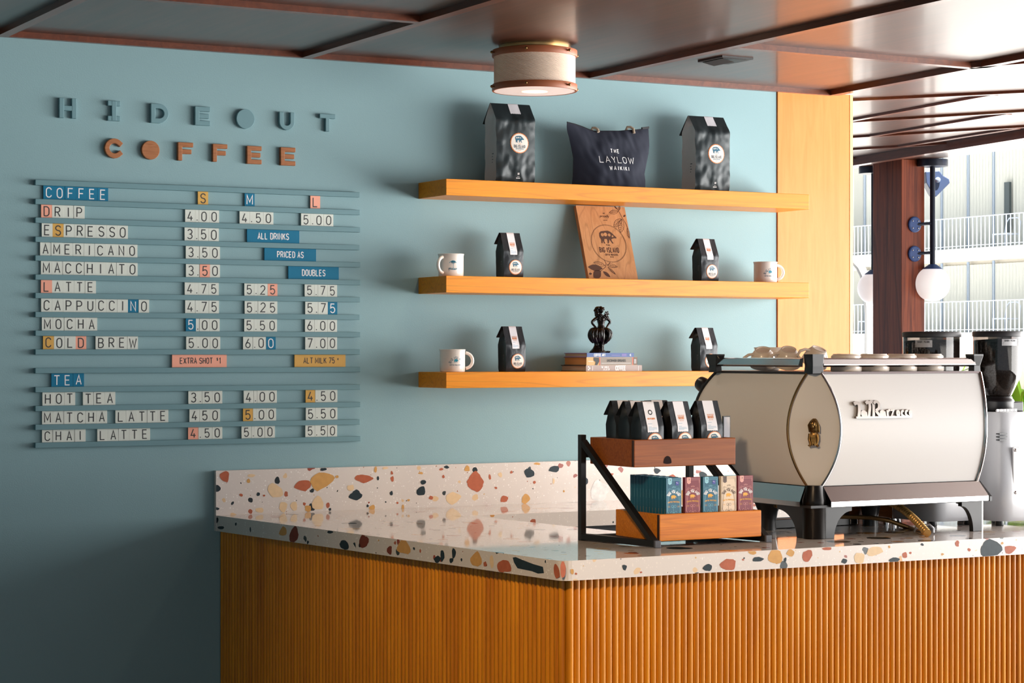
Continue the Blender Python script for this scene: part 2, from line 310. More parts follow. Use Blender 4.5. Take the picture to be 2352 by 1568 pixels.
# ---------------------------------------------------------------- object properties
def tag(o, label, cat, group=None):
    o['label'] = label; o['category'] = cat
    if group: o['group'] = group
    return o
def thing(name, label, cat, loc=(0, 0, 0), rz=0, group=None):
    o = bpy.data.objects.new(name, None); COL.objects.link(o); o.location = loc; o.rotation_euler = (0, 0, rz); o.empty_display_size = 0.05
    return tag(o, label, cat, group)
def struct(o): o['kind'] = 'structure'; return o
def dup(root, loc, rz=0, label=None, group=None):
    r = root.copy(); COL.objects.link(r); r.location = loc; r.rotation_euler = (0, 0, rz)
    if label: r['label'] = label
    if group: r['group'] = group
    for ch in list(root.children):
        c = ch.copy(); COL.objects.link(c); c.parent = r
        for g in list(ch.children):
            d = g.copy(); COL.objects.link(d); d.parent = c
    return r
ORD = ['first', 'second', 'third', 'fourth', 'fifth', 'sixth', 'seventh', 'eighth', 'ninth', 'tenth']
def wallmap(u, v, d): return (u, -d, v)

# ================================================================ the setting
ZB, ZCEIL = 2.63, 2.65            # underside of the battens, ceiling boards
m = MB(); m.box(-3, 5.181, 0, 0.14, 0, 2.9); struct(m.build('wall_back', TEAL))
m = MB(); m.box(5.186, 5.548, -0.004, 0.14, 0, 2.64); m.box(5.552, 5.567, -0.004, 0.14, 0, 2.64, 1); m.box(5.16, 5.5, 0.02, 0.1, 0, 2.6, 2)
struct(m.build('wall_panel', [PANELW, mat('maple edge strip', S(240, 196, 128), 0.4), mat('dark joint', S(30, 26, 24), 0.8)]))
m = MB(); m.box(-3, 7.86, -10.5, 4.2, ZCEIL, 2.95); struct(m.build('ceiling', CEILW))
m = MB(); m.box(-3, 9, -10.5, 4.2, -0.12, 0); struct(m.build('floor', mat('polished concrete floor', S(74, 66, 60), 0.35, var=((2, 2, 2), .1))))
m = MB(); m.box(-3.12, -3, -10.5, 0.14, 0, 2.9); struct(m.build('wall_left', TEAL))
def batten(p, q, w=0.038, h=0.0205, name='trim_1', up=ZB):
    m = MB(); m.beam((p[0], p[1], up + h / 2), (q[0], q[1], up + h / 2), w, h); return struct(m.build(name, BEAMW))
batten((-3, -0.012), (5.45, -0.012), 0.024, 0.0205, 'trim_1')
k = 2
for p, q in (((2.0, -0.024), (1.99, -10)), ((3.103, -0.024), (3.085, -10)), ((4.302, -0.024), (4.22, -10)), ((5.455, -0.024), (4.97, -9.6)), ((2.018, -0.965), (3.083, -0.955)), ((4.31, -0.965), (5.395, -0.95)), ((0.9, -0.024), (0.9, -10)), ((2.0, -2.6), (3.08, -2.6)), ((3.08, -2.6), (4.25, -2.6)), ((4.25, -2.6), (5.3, -2.6)), ((5.38, -0.95), (6.05, -2.2))):
    batten(p, q, name='trim_%d' % k); k += 1
for a, b in (((1950, 233.6), (2420, 210.7)), ((1950, 282.5), (2420, 254)), ((1950, 318), (2420, 289)), ((1950, 346), (2420, 315.5)), ((1950, 366.6), (2108, 359))):
    p = UZ(*a, ZCEIL - .010); q = UZ(*b, ZCEIL - .010); q = p + (q - p) * (1 if b[0] < 2200 else 2.2); batten(p, q, 0.03, 0.0105, 'trim_%d' % k, ZCEIL - .010); k += 1
for a, b in (((1940, 281.5), (2286, 219)), ((2003, 314), (2318, 263)), ((2068, 338), (2338, 296)), ((2108, 358), (2352, 322))):
    p = UZ(*a, ZCEIL - .010); q = UZ(*b, ZCEIL - .010); batten(p, q, 0.03, 0.0105, 'trim_%d' % k, ZCEIL - .010); k += 1
p = UZ(1900, 394, 2.60); q = UZ(2500, 299, 2.60); q = p + (q - p) * 2.5
m = MB(); m.beam((p.x, p.y, 2.629), (q.x, q.y, 2.629), 0.05, 0.044); struct(m.build('trim_%d' % k, BEAMW)); k += 1
# pillar under the roof edge
m = MB(); m.box(7.70, 7.862, 2.312, 2.57, 0, ZCEIL); struct(m.build('pillar', POSTW, bevel=0.004))
# ceiling vent
m = MB(); fr = mat('vent grey', S(44, 44, 46), 0.5)
vq = UZ(1666, 136, ZCEIL); vx, vy = vq.x, vq.y
m.box(vx - .068, vx + .068, vy - .08, vy + .08, ZCEIL - 0.006, ZCEIL, 0); m.box(vx - .055, vx + .055, vy - .066, vy + .066, ZCEIL - 0.008, ZCEIL - 0.005, 1)
m.add([(vx - .055, vy - .066, ZCEIL - .009), (vx - .005, vy - .066, ZCEIL - .018), (vx - .005, vy + .066, ZCEIL - .018), (vx - .055, vy + .066, ZCEIL - .009)], [(0, 1, 2, 3)], 0)
tag(m.build('ceiling_vent', [fr, BLACKM], origin=(vx, vy, ZCEIL)), 'small dark square air vent in the glossy wooden ceiling', 'vent')

# ---------------------------------------------------------------- chips laid in the terrazzo
def chips(mb, lst, ox, oy, sc, unp, clampf, mats0, off):
    for (cx, cy, w, h, c) in lst:
        nc = random.choice((5, 5, 6, 6, 7)); ph = random.random() * 6.28; cor = []
        for i in range(nc):
            a = ph + 2 * math.pi * (i + random.uniform(-.28, .28)) / nc; r = random.uniform(0.72, 1.22); cor.append((math.cos(a) * r, math.sin(a) * r))
        pts = []
        for i in range(nc):      # broken edges between the corners
            p, q = cor[i], cor[(i + 1) % nc]
            for t in (0.06, 0.34, 0.66, 0.94):
                j = random.uniform(-.05, .07); u = p[0] + (q[0] - p[0]) * t; v = p[1] + (q[1] - p[1]) * t; u *= 1 + j + .1 * (.1 < t < .9); v *= 1 + j + .1 * (.1 < t < .9)
                pts.append(clampf(unp(ox + (cx + w / 2 * u) / sc, oy + (cy + h / 2 * v) / sc)))
        n = len(pts)
        mb.add(pts, [list(range(n))[::-1]], mats0 + c)
O_, T_, D_, N_, X_, M_ = 0, 1, 2, 3, 4, 5
BS = [(187, 133, 65, 70, T_), (145, 200, 35, 35, D_), (468, 210, 95, 80, N_), (320, 158, 25, 30, O_), (340, 127, 45, 18, N_), (277, 235, 22, 20, T_), (375, 232, 18, 24, D_), (408, 240, 14, 12, T_), (625, 183, 90, 62, T_), (738, 155, 130, 115, O_), (968, 143, 108, 52, T_), (897, 195, 38, 32, N_), (927, 240, 78, 60, D_), (1048, 143, 14, 28, D_), (1125, 228, 20, 28, D_), (1130, 147, 20, 36, T_), (1127, 112, 14, 24, T_), (1036, 95, 20, 38, O_), (740, 93, 40, 18, D_), (818, 132, 18, 16, O_), (1090, 85, 35, 15, N_), (710, 280, 70, 90, N_), (577, 300, 40, 60, N_), (515, 305, 48, 65, N_), (655, 312, 36, 36, O_), (385, 322, 50, 28, N_), (635, 287, 18, 18, T_), (778, 317, 14, 18, D_), (990, 297, 14, 22, D_), (1020, 307, 38, 30, O_), (1190, 308, 12, 32, O_), (1158, 280, 14, 12, T_), (1220, 265, 16, 14, O_), (1296, 216, 52, 62, D_), (1347, 250, 26, 24, T_), (1305, 165, 30, 28, D_), (1290, 113, 28, 16, O_), (1404, 91, 24, 16, T_), (1434, 80, 28, 18, D_), (1418, 132, 14, 20, T_), (1548, 90, 34, 36, O_), (1597, 162, 80, 100, T_), (1678, 138, 14, 34, T_), (1738, 122, 24, 34, N_), (1468, 252, 84, 84, N_), (1712, 195, 18, 14, T_), (1762, 258, 48, 48, T_), (1880, 258, 60, 55, O_), (1900, 113, 70, 60, D_), (2040, 92, 70, 42, D_), (1945, 62, 50, 15, O_), (1800, 108, 14, 16, T_), (1930, 165, 16, 16, T_), (2038, 158, 14, 34, N_), (2095, 215, 12, 12, O_), (145, 313, 30, 16, D_), (2220, 160, 26, 50, D_), (2300, 215, 110, 120, M_), (2500, 205, 40, 110, O_), (2360, 120, 30, 16, T_), (2700, 150, 60, 60, T_), (2780, 225, 70, 60, O_), (2620, 100, 40, 30, D_), (2880, 130, 50, 60, D_), (3060, 200, 90, 70, O_), (3160, 240, 30, 40, T_), (3010, 330, 50, 40, T_), (3080, 180, 40, 30, D_), (3180, 350, 40, 30, O_)]
LE = [(145, 375, 20, 35, D_), (165, 420, 40, 24, D_), (250, 400, 10, 20, D_), (332, 430, 8, 30, D_), (518, 440, 46, 72, O_), (578, 455, 58, 90, X_), (780, 443, 40, 20, D_), (862, 515, 55, 60, D_), (655, 502, 14, 22, D_), (972, 500, 52, 80, X_), (1116, 548, 30, 50, X_), (1195, 530, 100, 80, O_), (1384, 595, 34, 48, D_), (1412, 580, 26, 85, D_), (1462, 605, 26, 38, D_), (1476, 565, 26, 70, D_), (1600, 595, 78, 105, O_), (1690, 605, 24, 80, N_), (1758, 637, 85, 80, T_), (2052, 670, 40, 85, T_), (1650, 625, 20, 28, T_), (1520, 600, 10, 20, D_), (1253, 537, 14, 16, D_), (1288, 552, 10, 26, T_), (945, 520, 10, 24, D_)]
FE = [(478, 413, 28, 30, D_), (557, 437, 12, 12, T_), (870, 413, 42, 42, D_), (958, 400, 76, 66, T_), (1103, 375, 58, 26, D_), (1187, 367, 70, 72, O_), (1080, 345, 48, 24, O_), (1255, 345, 34, 36, O_), (1232, 378, 12, 26, D_), (1338, 358, 58, 76, T_), (1430, 325, 46, 14, T_), (1578, 370, 56, 52, N_), (1656, 335, 90, 48, N_), (1510, 385, 30, 24, D_), (1745, 378, 56, 22, D_), (1793, 355, 24, 26, T_), (1820, 345, 12, 12, T_), (1720, 318, 12, 14, O_), (1875, 307, 18, 14, D_), (2040, 302, 18, 28, T_), (2195, 325, 115, 78, D_), (2290, 330, 52, 50, T_), (2095, 330, 14, 16, T_), (1970, 352, 14, 12, O_), (2250, 300, 12, 14, O_), (1040, 370, 8, 10, D_), (193, 425, 28, 80, T_), (232, 434, 16, 28, O_), (251, 443, 12, 10, T_)]
AP = [(412, 345, 60, 36, X_), (570, 345, 190, 95, O_), (1005, 370, 170, 110, D_), (1150, 300, 160, 70, N_), (1100, 415, 50, 40, O_), (1362, 390, 120, 90, D_), (1415, 300, 40, 90, O_), (900, 285, 36, 36, X_), (1670, 380, 60, 50, N_), (1800, 410, 70, 30, T_), (850, 370, 22, 22, X_)]
# ---------------------------------------------------------------- countertop
CT = thing('countertop', 'speckled cream terrazzo worktop wrapping around the coffee bar', 'countertop', (2.757, 0, 0.945))
PA, PB = Vector((2.757, -0.0, 0)), Vector((2.984, -2.055, 0))
dl = (PB - PA).normalized(); nl = Vector((dl.y, -dl.x, 0))
if nl.x > 0: nl = -nl
out = [tuple((PA + dl * 0.0205).xy)] + [tuple((PA + dl * ((PB - PA).length - 0.03)).xy)]
for i in range(1, 5):
    t = i / 5; a = PA + dl * ((PB - PA).length - 0.03); c = PB; b = Vector((3.014, -2.055, 0))
    q = a * (1 - t) ** 2 + c * 2 * t * (1 - t) + b * t * t; out.append((q.x, q.y))
out += [(3.014, -2.055), (6.3, -2.055), (6.3, -1.42), (3.66, -1.42), (3.53, -0.462), (5.56, -0.46), (5.56, -0.0205)]
m = MB(); m.prism(out, 0.945, 1.0, 0, 1)
cl = lambda z0, z1: (lambda p: Vector((p.x, p.y, min(max(p.z, z0), z1))))
eo = nl * 0.0006
chips(m, LE, 440, 1040, 2.45, lambda x, y: UP(x, y, PA, nl) + eo, cl(.9455, .9995), 2, eo)
m.add([UP(440 + x / 2.45, 1040 + y / 2.45, PA, nl) + eo for x, y in ((1808, 588), (1825, 585), (1860, 600), (1925, 625), (1978, 640), (1984, 675), (1950, 678), (1915, 664), (1870, 655), (1835, 648), (1815, 615))], [list(range(11))[::-1]], 2 + D_)
chips(m, FE, 1200, 1100, 2.0417, lambda x, y: UY(x, y, -2.0556), cl(.9455, .9995), 2, None)
chips(m, AP, 1080, 1130, 5.88, lambda x, y: UY(x, y, -0.4612), cl(.9455, .9995), 2, None)
m.build('worktop', [TZT, TZF] + CHIP, CT, (2.757, 0, 0.945))
m = MB(); m.box(2.757, 5.182, -0.02, -0.001, 0.945, 1.157)
chips(m, BS, 440, 1040, 2.45, lambda x, y: UY(x, y, -0.0206), lambda p: Vector((min(max(p.x, 2.7575), 5.18), p.y, min(max(p.z, 1.0), 1.1565))), 1, None)
m.build('backsplash', [TZF] + CHIP, CT, (2.757, 0, 0.945))
# ---------------------------------------------------------------- counter base with its slats
CB = thing('counter_base', 'honey wood coffee bar front of upright rounded slats below the terrazzo', 'counter', (3.02, -2.0, 0))
def slats(p, q, n_out, name):
    p = Vector(p); q = Vector(q); L = (q - p).length; d = (q - p) / L; N = int(L / 0.0207); P0 = []
    for i in range(N):
        c = p + d * ((i + .5) * L / N); hw = L / N / 2; r = hw * 0.93
        P0.append(c - d * hw + Vector(n_out) * -0.006)
        for a in range(0, 181, 30):
            P0.append(c - d * r * math.cos(math.radians(a)) + Vector(n_out) * (r * 0.95 * math.sin(math.radians(a))))
    P0.append(q + Vector(n_out) * -0.006)
    m = MB(); m.loft([[(a.x, a.y, 0.0) for a in P0], [(a.x, a.y, 0.944) for a in P0]], 0, True, closed=False)
    return m.build(name, SLATW, CB, (3.02, -2.0, 0), sharp=50)
c0 = PA + dl * 0.0 - nl * 0.028; c1 = PB - nl * 0.02 + Vector((0.01, 0.04, 0))
fl = Vector((3.018, -2.02, 0))
wl = Vector((2.786, -0.001, 0)); slats(wl, fl + Vector((-0.004, 0.01, 0)), nl, 'slat_panel')
slats(fl, (6.2, -2.02, 0), (0, -1, 0), 'slat_panel')
m = MB(); m.prism([(2.80, -0.002), (3.024, -2.006), (6.19, -2.006), (6.19, -1.5), (3.62, -1.5), (3.48, -0.42), (5.5, -0.40), (5.5, -0.002)], 0.0, 0.944)
m.build('carcass', mat('dark cabinet inside', S(18, 18, 20), 0.6), CB, (3.02, -2.0, 0))

# ================================================================ menu board
RPY = [412.2, 456.8, 499.2, 544.2, 587, 631.3, 673, 717, 759.8, 803, 846, 890, 933.5, 976.6, 1016.5]
RZ = [UY(82, y, -0.02).z for y in RPY]
a_, b_ = RZ[0], RZ[-1]
RZ = [0.5 * z + 0.5 * (a_ + (b_ - a_) * i / 14) for i, z in enumerate(RZ)]
RX0, RX1 = UY(81.6, 420, -0.02).x, UY(827.6, 450, -0.02).x; RH = 0.0182
MBD = thing('menu_board', 'wall menu of fifteen teal rails holding letter tiles', 'menu board', (RX0, 0, RZ[-1] - RH))
for i, z in enumerate(RZ):
    m = MB(); m.box(RX0, RX1 + random.uniform(-.002, .002), -0.019, -0.0005, z - RH, z); m.build('rail', RAILP, MBD, (RX0, 0, RZ[-1] - RH), bevel=0.0012)
TW = mat('white tile', S(220, 224, 214), 0.45, var=((30, 30, 30), .03)); TB = mat('blue tile', S(0, 116, 152), 0.6, spec=.3); TP = mat('pink tile', S(248, 170, 144), 0.45); TY = mat('yellow tile', S(220, 168, 76), 0.45)
TILE = {'w': (TW, BLACKI, 'white'), 'b': (TB, WHITEI, 'blue'), 'p': (TP, BLACKI, 'pink'), 'y': (TY, BLACKI, 'yellow')}
def cx(v): return v / 2.735
def tile(row, ch, x0, x1, colr, label, cat='letter tile'):
    z1 = RZ[row] - RH - 0.0003; z0 = RZ[row + 1] + 0.0002; h = z1 - z0; mt, ink, cn = TILE[colr]
    m = MB(); yb = -0.0075 - random.uniform(0, 0.0012); m.box(x0 + .0002, x1 - .0002, yb, -0.004, z0, z1)
    H = h * 0.70; zz = z0 + h * 0.145 + random.uniform(-.0008, .0008); sl = random.uniform(-.02, .02)
    mp = lambda u, v, d: (u, yb - 0.0003 - d, v)
    if ch == '.': m.text(ch, (x0 + x1) / 2, zz, H, mp, 1, 0.13)
    else: m.text(ch, (x0 + x1) / 2, zz, H, mp, 1, 0.115, xs=min(0.98, 0.98), slant=sl)
    o = m.build(f'letter_tile', [mt, ink], origin=((x0 + x1) / 2, 0, z0))
    tag(o, label, cat, 'tiles on the menu board'); return o
WORDS = [(0, 'COFFEE', 272, 680, 'bbbbbb'), (0, 'S', 1243, 1308, 'y'), (0, 'M', 1537, 1600, 'b'), (0, 'L', 1950, 2012, 'p'), (1, 'DRIP', 258, 532, 'pwww'), (2, 'ESPRESSO', 262, 804, 'wywwwwww'), (3, 'AMERICANO', 252, 864, ''), (4, 'MACCHIATO', 257, 865, ''), (5, 'LATTE', 257, 603, 'pwwww'), (6, 'CAPPUCCINO', 258, 937, 'wwwwwwwwbw'), (7, 'MOCHA', 263, 611, ''), (8, 'COLD', 270, 543, 'ywwp'), (8, 'BREW', 600, 867, ''), (10, 'TEA', 322, 528, 'bbb'), (11, 'HOT', 266, 473, ''), (11, 'TEA', 521, 725, ''), (12, 'MATCHA', 264, 674, ''), (12, 'LATTE', 725, 1058, ''), (13, 'CHAI', 264, 538, ''), (13, 'LATTE', 611, 944, '')]
ROWN = {0: 'heading', 1: 'drip', 2: 'espresso', 3: 'americano', 4: 'macchiato', 5: 'latte', 6: 'cappuccino', 7: 'mocha', 8: 'cold brew', 10: 'tea heading', 11: 'hot tea', 12: 'matcha latte', 13: 'chai latte'}
for row, w, a, b, cs in WORDS:
    X0, X1 = UY(cx(a), 700, -0.008).x, UY(cx(b), 700, -0.008).x; n = len(w)
    for i, ch in enumerate(w):
        c = (cs or 'w' * n)[i]; cn = TILE[c][2]
        if n == 1: lb = f"{cn} tile reading {ch}, the {dict(S='small', M='medium', L='large')[ch]} size heading on the menu"
        else: lb = f"{cn} tile reading {ch}, {ORD[i]} letter of {w} in the {ROWN[row]} row"
        tile(row, ch, X0 + (X1 - X0) * i / n, X0 + (X1 - X0) * (i + 1) / n, c, lb)
PR = [(1, '4.00', 1163, 1377, '', 0), (1, '4.50', 1505, 1718, '', 1), (1, '5.00', 1891, 2094, '', 2), (2, '3.50', 1160, 1375, '', 0), (3, '3.50', 1167, 1382, '', 0), (4, '3.50', 1168, 1382, 'wwpw', 0), (5, '4.75', 1160, 1375, '', 0), (5, '5.25', 1535, 1743, 'wwwp', 1), (5, '5.75', 1914, 2118, '', 2), (6, '4.75', 1163, 1376, '', 0), (6, '5.25', 1537, 1743, '', 1), (6, '5.75', 1917, 2119, 'wwwb', 2), (7, '5.00', 1167, 1380, 'bwww', 0), (7, '5.50', 1534, 1741, '', 1), (7, '6.00', 1916, 2118, '', 2), (8, '5.00', 1169, 1384, '', 0), (8, '6.00', 1527, 1732, 'wwwb', 1), (8, '7.00', 1917, 2118, '', 2), (11, '3.50', 1183, 1397, '', 0), (11, '4.00', 1531, 1740, '', 1), (11, '4.50', 1920, 2120, 'ywww', 2), (12, '450', 1190, 1383, '', 0), (12, '5.00', 1527, 1735, 'ywww', 1), (12, '5.50', 1921, 2120, '', 2), (13, '4.50', 1182, 1397, 'pwww', 0), (13, '5.00', 1517, 1727, '', 1), (13, '5.50', 1918, 2118, '', 2)]
for row, w, a, b, cs, sz in PR:
    X0, X1 = UY(cx(a), 700, -0.008).x, UY(cx(b), 700, -0.008).x; ws = [0.36 if c == '.' else 1.0 for c in w]; t = X0; u = (X1 - X0) / sum(ws); nd = 0
    for i, ch in enumerate(w):
        c = (cs or 'wwww')[i]; cn = TILE[c][2]; pn = f"{('small', 'medium', 'large')[sz]} {ROWN[row]} price"
        if ch == '.': lb = f"narrow white decimal point tile in the {pn}"
        else: lb = f"{cn} digit tile reading {ch}, {ORD[nd]} digit of the {pn}"; nd += 1
        tile(row, ch, t, t + u * ws[i], c, lb); t += u * ws[i]
SG = [(2, 'ALL DRINKS', 1552, 1880, 'b'), (3, 'PRICED AS', 1661, 1985, 'b'), (4, 'DOUBLES', 1811, 2128, 'b'), (9, 'EXTRA SHOT $1', 1081, 1424, 'p'), (9, 'ALT MILK 75c', 1850, 2170, 'y')]
for row, w, a, b, c in SG:
    X0, X1 = UY(cx(a), 700, -0.008).x, UY(cx(b), 700, -0.008).x; z1 = RZ[row] - RH - 0.0003; z0 = RZ[row + 1] + 0.0002
    if row == 9: z0 += 0.0005
    mt, ink, cn = TILE[c]; m = MB(); m.box(X0, X1, -0.0085, -0.004, z0, z1); mp = lambda u, v, d: (u, -0.0088 - d, v); h = z1 - z0; xm = (X0 + X1) / 2
    if '$' in w:
        m.text('EXTRA SHOT', xm - .012, z0 + h * .3, h * .44, mp, 1, 0.14, .8); m.text('$', xm + .066, z0 + h * .52, h * .24, mp, 1, 0.18, .8); m.text('1', xm + .076, z0 + h * .3, h * .44, mp, 1, 0.14, .8)
    elif 'MILK' in w:
        m.text('ALT MILK 75', xm - .004, z0 + h * .3, h * .44, mp, 1, 0.14, .8); m.text('~', xm + .071, z0 + h * .5, h * .26, mp, 1, 0.18, .8)
    else: m.text(w, xm, z0 + h * .28, h * .46, mp, 1, 0.16, .75)
    ds = {'ALL DRINKS': 'blue strip sign reading ALL DRINKS in the espresso row', 'PRICED AS': 'blue strip sign reading PRICED AS in the americano row', 'DOUBLES': 'blue strip sign reading DOUBLES in the macchiato row', 'EXTRA SHOT $1': 'pink strip sign reading EXTRA SHOT $1 below the cold brew row', 'ALT MILK 75c': 'yellow strip sign reading ALT MILK 75¢ below the cold brew row'}[w]
    tag(m.build('strip_sign', [mt, ink], origin=(xm, 0, z0)), ds, 'sign', 'strip signs on the menu board')
# ---------------------------------------------------------------- raised letters above the menu
BL = {'H': [[(0, 0), (0, 1)], [(1, 0), (1, 1)], [(0, .5), (1, .5)]], 'I': [[(.5, 0), (.5, 1)], [(0, 1), (1, 1)], [(0, 0), (1, 0)]], 'D': [[(0, 0), (0, 1), (.45, 1)] + A(.45, .5, .55, .5, 80, -80, 10) + [(.45, 0)]],
      'E': [[(1, 1), (0, 1), (0, 0), (1, 0)], [(0, .5), (.9, .5)]], 'U': [[(0, 1), (0, .42)] + A(.5, .42, .5, .42, 190, 350, 10) + [(1, .42), (1, 1)]], 'T': [[(0, 1), (1, 1)], [(.5, 1), (.5, 0)]], 'C': [A(.5, .5, .5, .5, 42, 318, 18)], 'F': [[(1, 1), (0, 1), (0, 0)], [(0, .5), (.85, .5)]]}
SGN = [('HIDEOUT', RAILP, 'teal', [(372, 482, 125, 248), (677, 757, 142, 265), (948, 1060, 160, 280), (1225, 1322, 177, 295), (1485, 1600, 195, 313), (1755, 1850, 210, 325), (2008, 2108, 222, 335)]),
       ('COFFEE', LETW, 'brown wooden', [(658, 780, 378, 500), (890, 1003, 390, 510), (1118, 1215, 402, 517), (1337, 1430, 412, 525), (1552, 1645, 424, 538), (1763, 1857, 432, 548)])]
for w, mt, cn, bx in SGN:
    for i, (x0, x1, y0, y1) in enumerate(bx):
        p = UY(cx(x0), 180 + cx(y1), -0.014); q = UY(cx(x1), 180 + cx(y0), -0.014); ym = (y0 + y1) / 2
        X0, X1 = p.x, q.x; zm = UY(cx((x0 + x1) / 2), 180 + cx(ym), -0.014).z; H = (y1 - y0 - 4) / 2.735 / 632 ; wt = H * 0.25; m = MB()
        if w[i] == 'O':
            R = (X1 - X0) / 2; m.lathe([(R - .001, -.0005), (R, -.001), (R, -.014), (R - .0015, -.015)][::-1], ((X0 + X1) / 2, 0, zm), 48, 0, True, Matrix(((1, 0, 0), (0, 0, 1), (0, 1, 0))))
        else:
            bw, bh = X1 - X0 - wt, H - wt; xo, zo = X0 + wt / 2, zm - bh / 2
            for kk, pl in enumerate(BL[w[i]]):
                pp = [(xo + u * bw, zo + v * bh) for u, v in pl]
                e0 = (Vector(pp[0]) - Vector(pp[1])).normalized() * wt * .48; e1 = (Vector(pp[-1]) - Vector(pp[-2])).normalized() * wt * .48
                if w[i] != 'D': pp[0] = tuple(Vector(pp[0]) + e0); pp[-1] = tuple(Vector(pp[-1]) + e1)
                m.strip(pp, wt / 2, wallmap, 0, 0.0145 - 0.0005 * kk, w[i] == 'D', 0.0005)
        o = m.build('raised_letter', mt, origin=((X0 + X1) / 2, 0, zm - H / 2), bevel=0.0018 if w[i] != 'O' else None)
        sh = 'solid disc standing for O' if w[i] == 'O' else 'letter ' + w[i]
        tag(o, f"{cn} raised {sh}, {ORD[i]} of the sign word {w}", 'sign letter', 'raised sign letters on the wall')

# ================================================================ shelves
SY = -0.226
SHZ = [(UY(1026, a, SY).z, UY(1026, b, SY).z) for a, b in ((410.2, 447.8), (633, 671.6), (854.6, 891.3))]
for (zt, zb), ds in zip(SHZ, ('topmost thick honey wood shelf carrying large coffee bags and a tote', 'middle thick honey wood shelf carrying a leaning engraved board', 'lowest thick honey wood shelf carrying books and a dark figurine')):
    m = MB(); m.box(3.56, 5.178, SY, -0.0005, zb, zt)
    tag(m.build('wall_shelf', HONEY, origin=(4.37, -0.11, zb), bevel=0.0015), ds, 'shelf', 'floating wall shelves')
Z1, Z2, Z3 = SHZ[0][0], SHZ[1][0], SHZ[2][0]
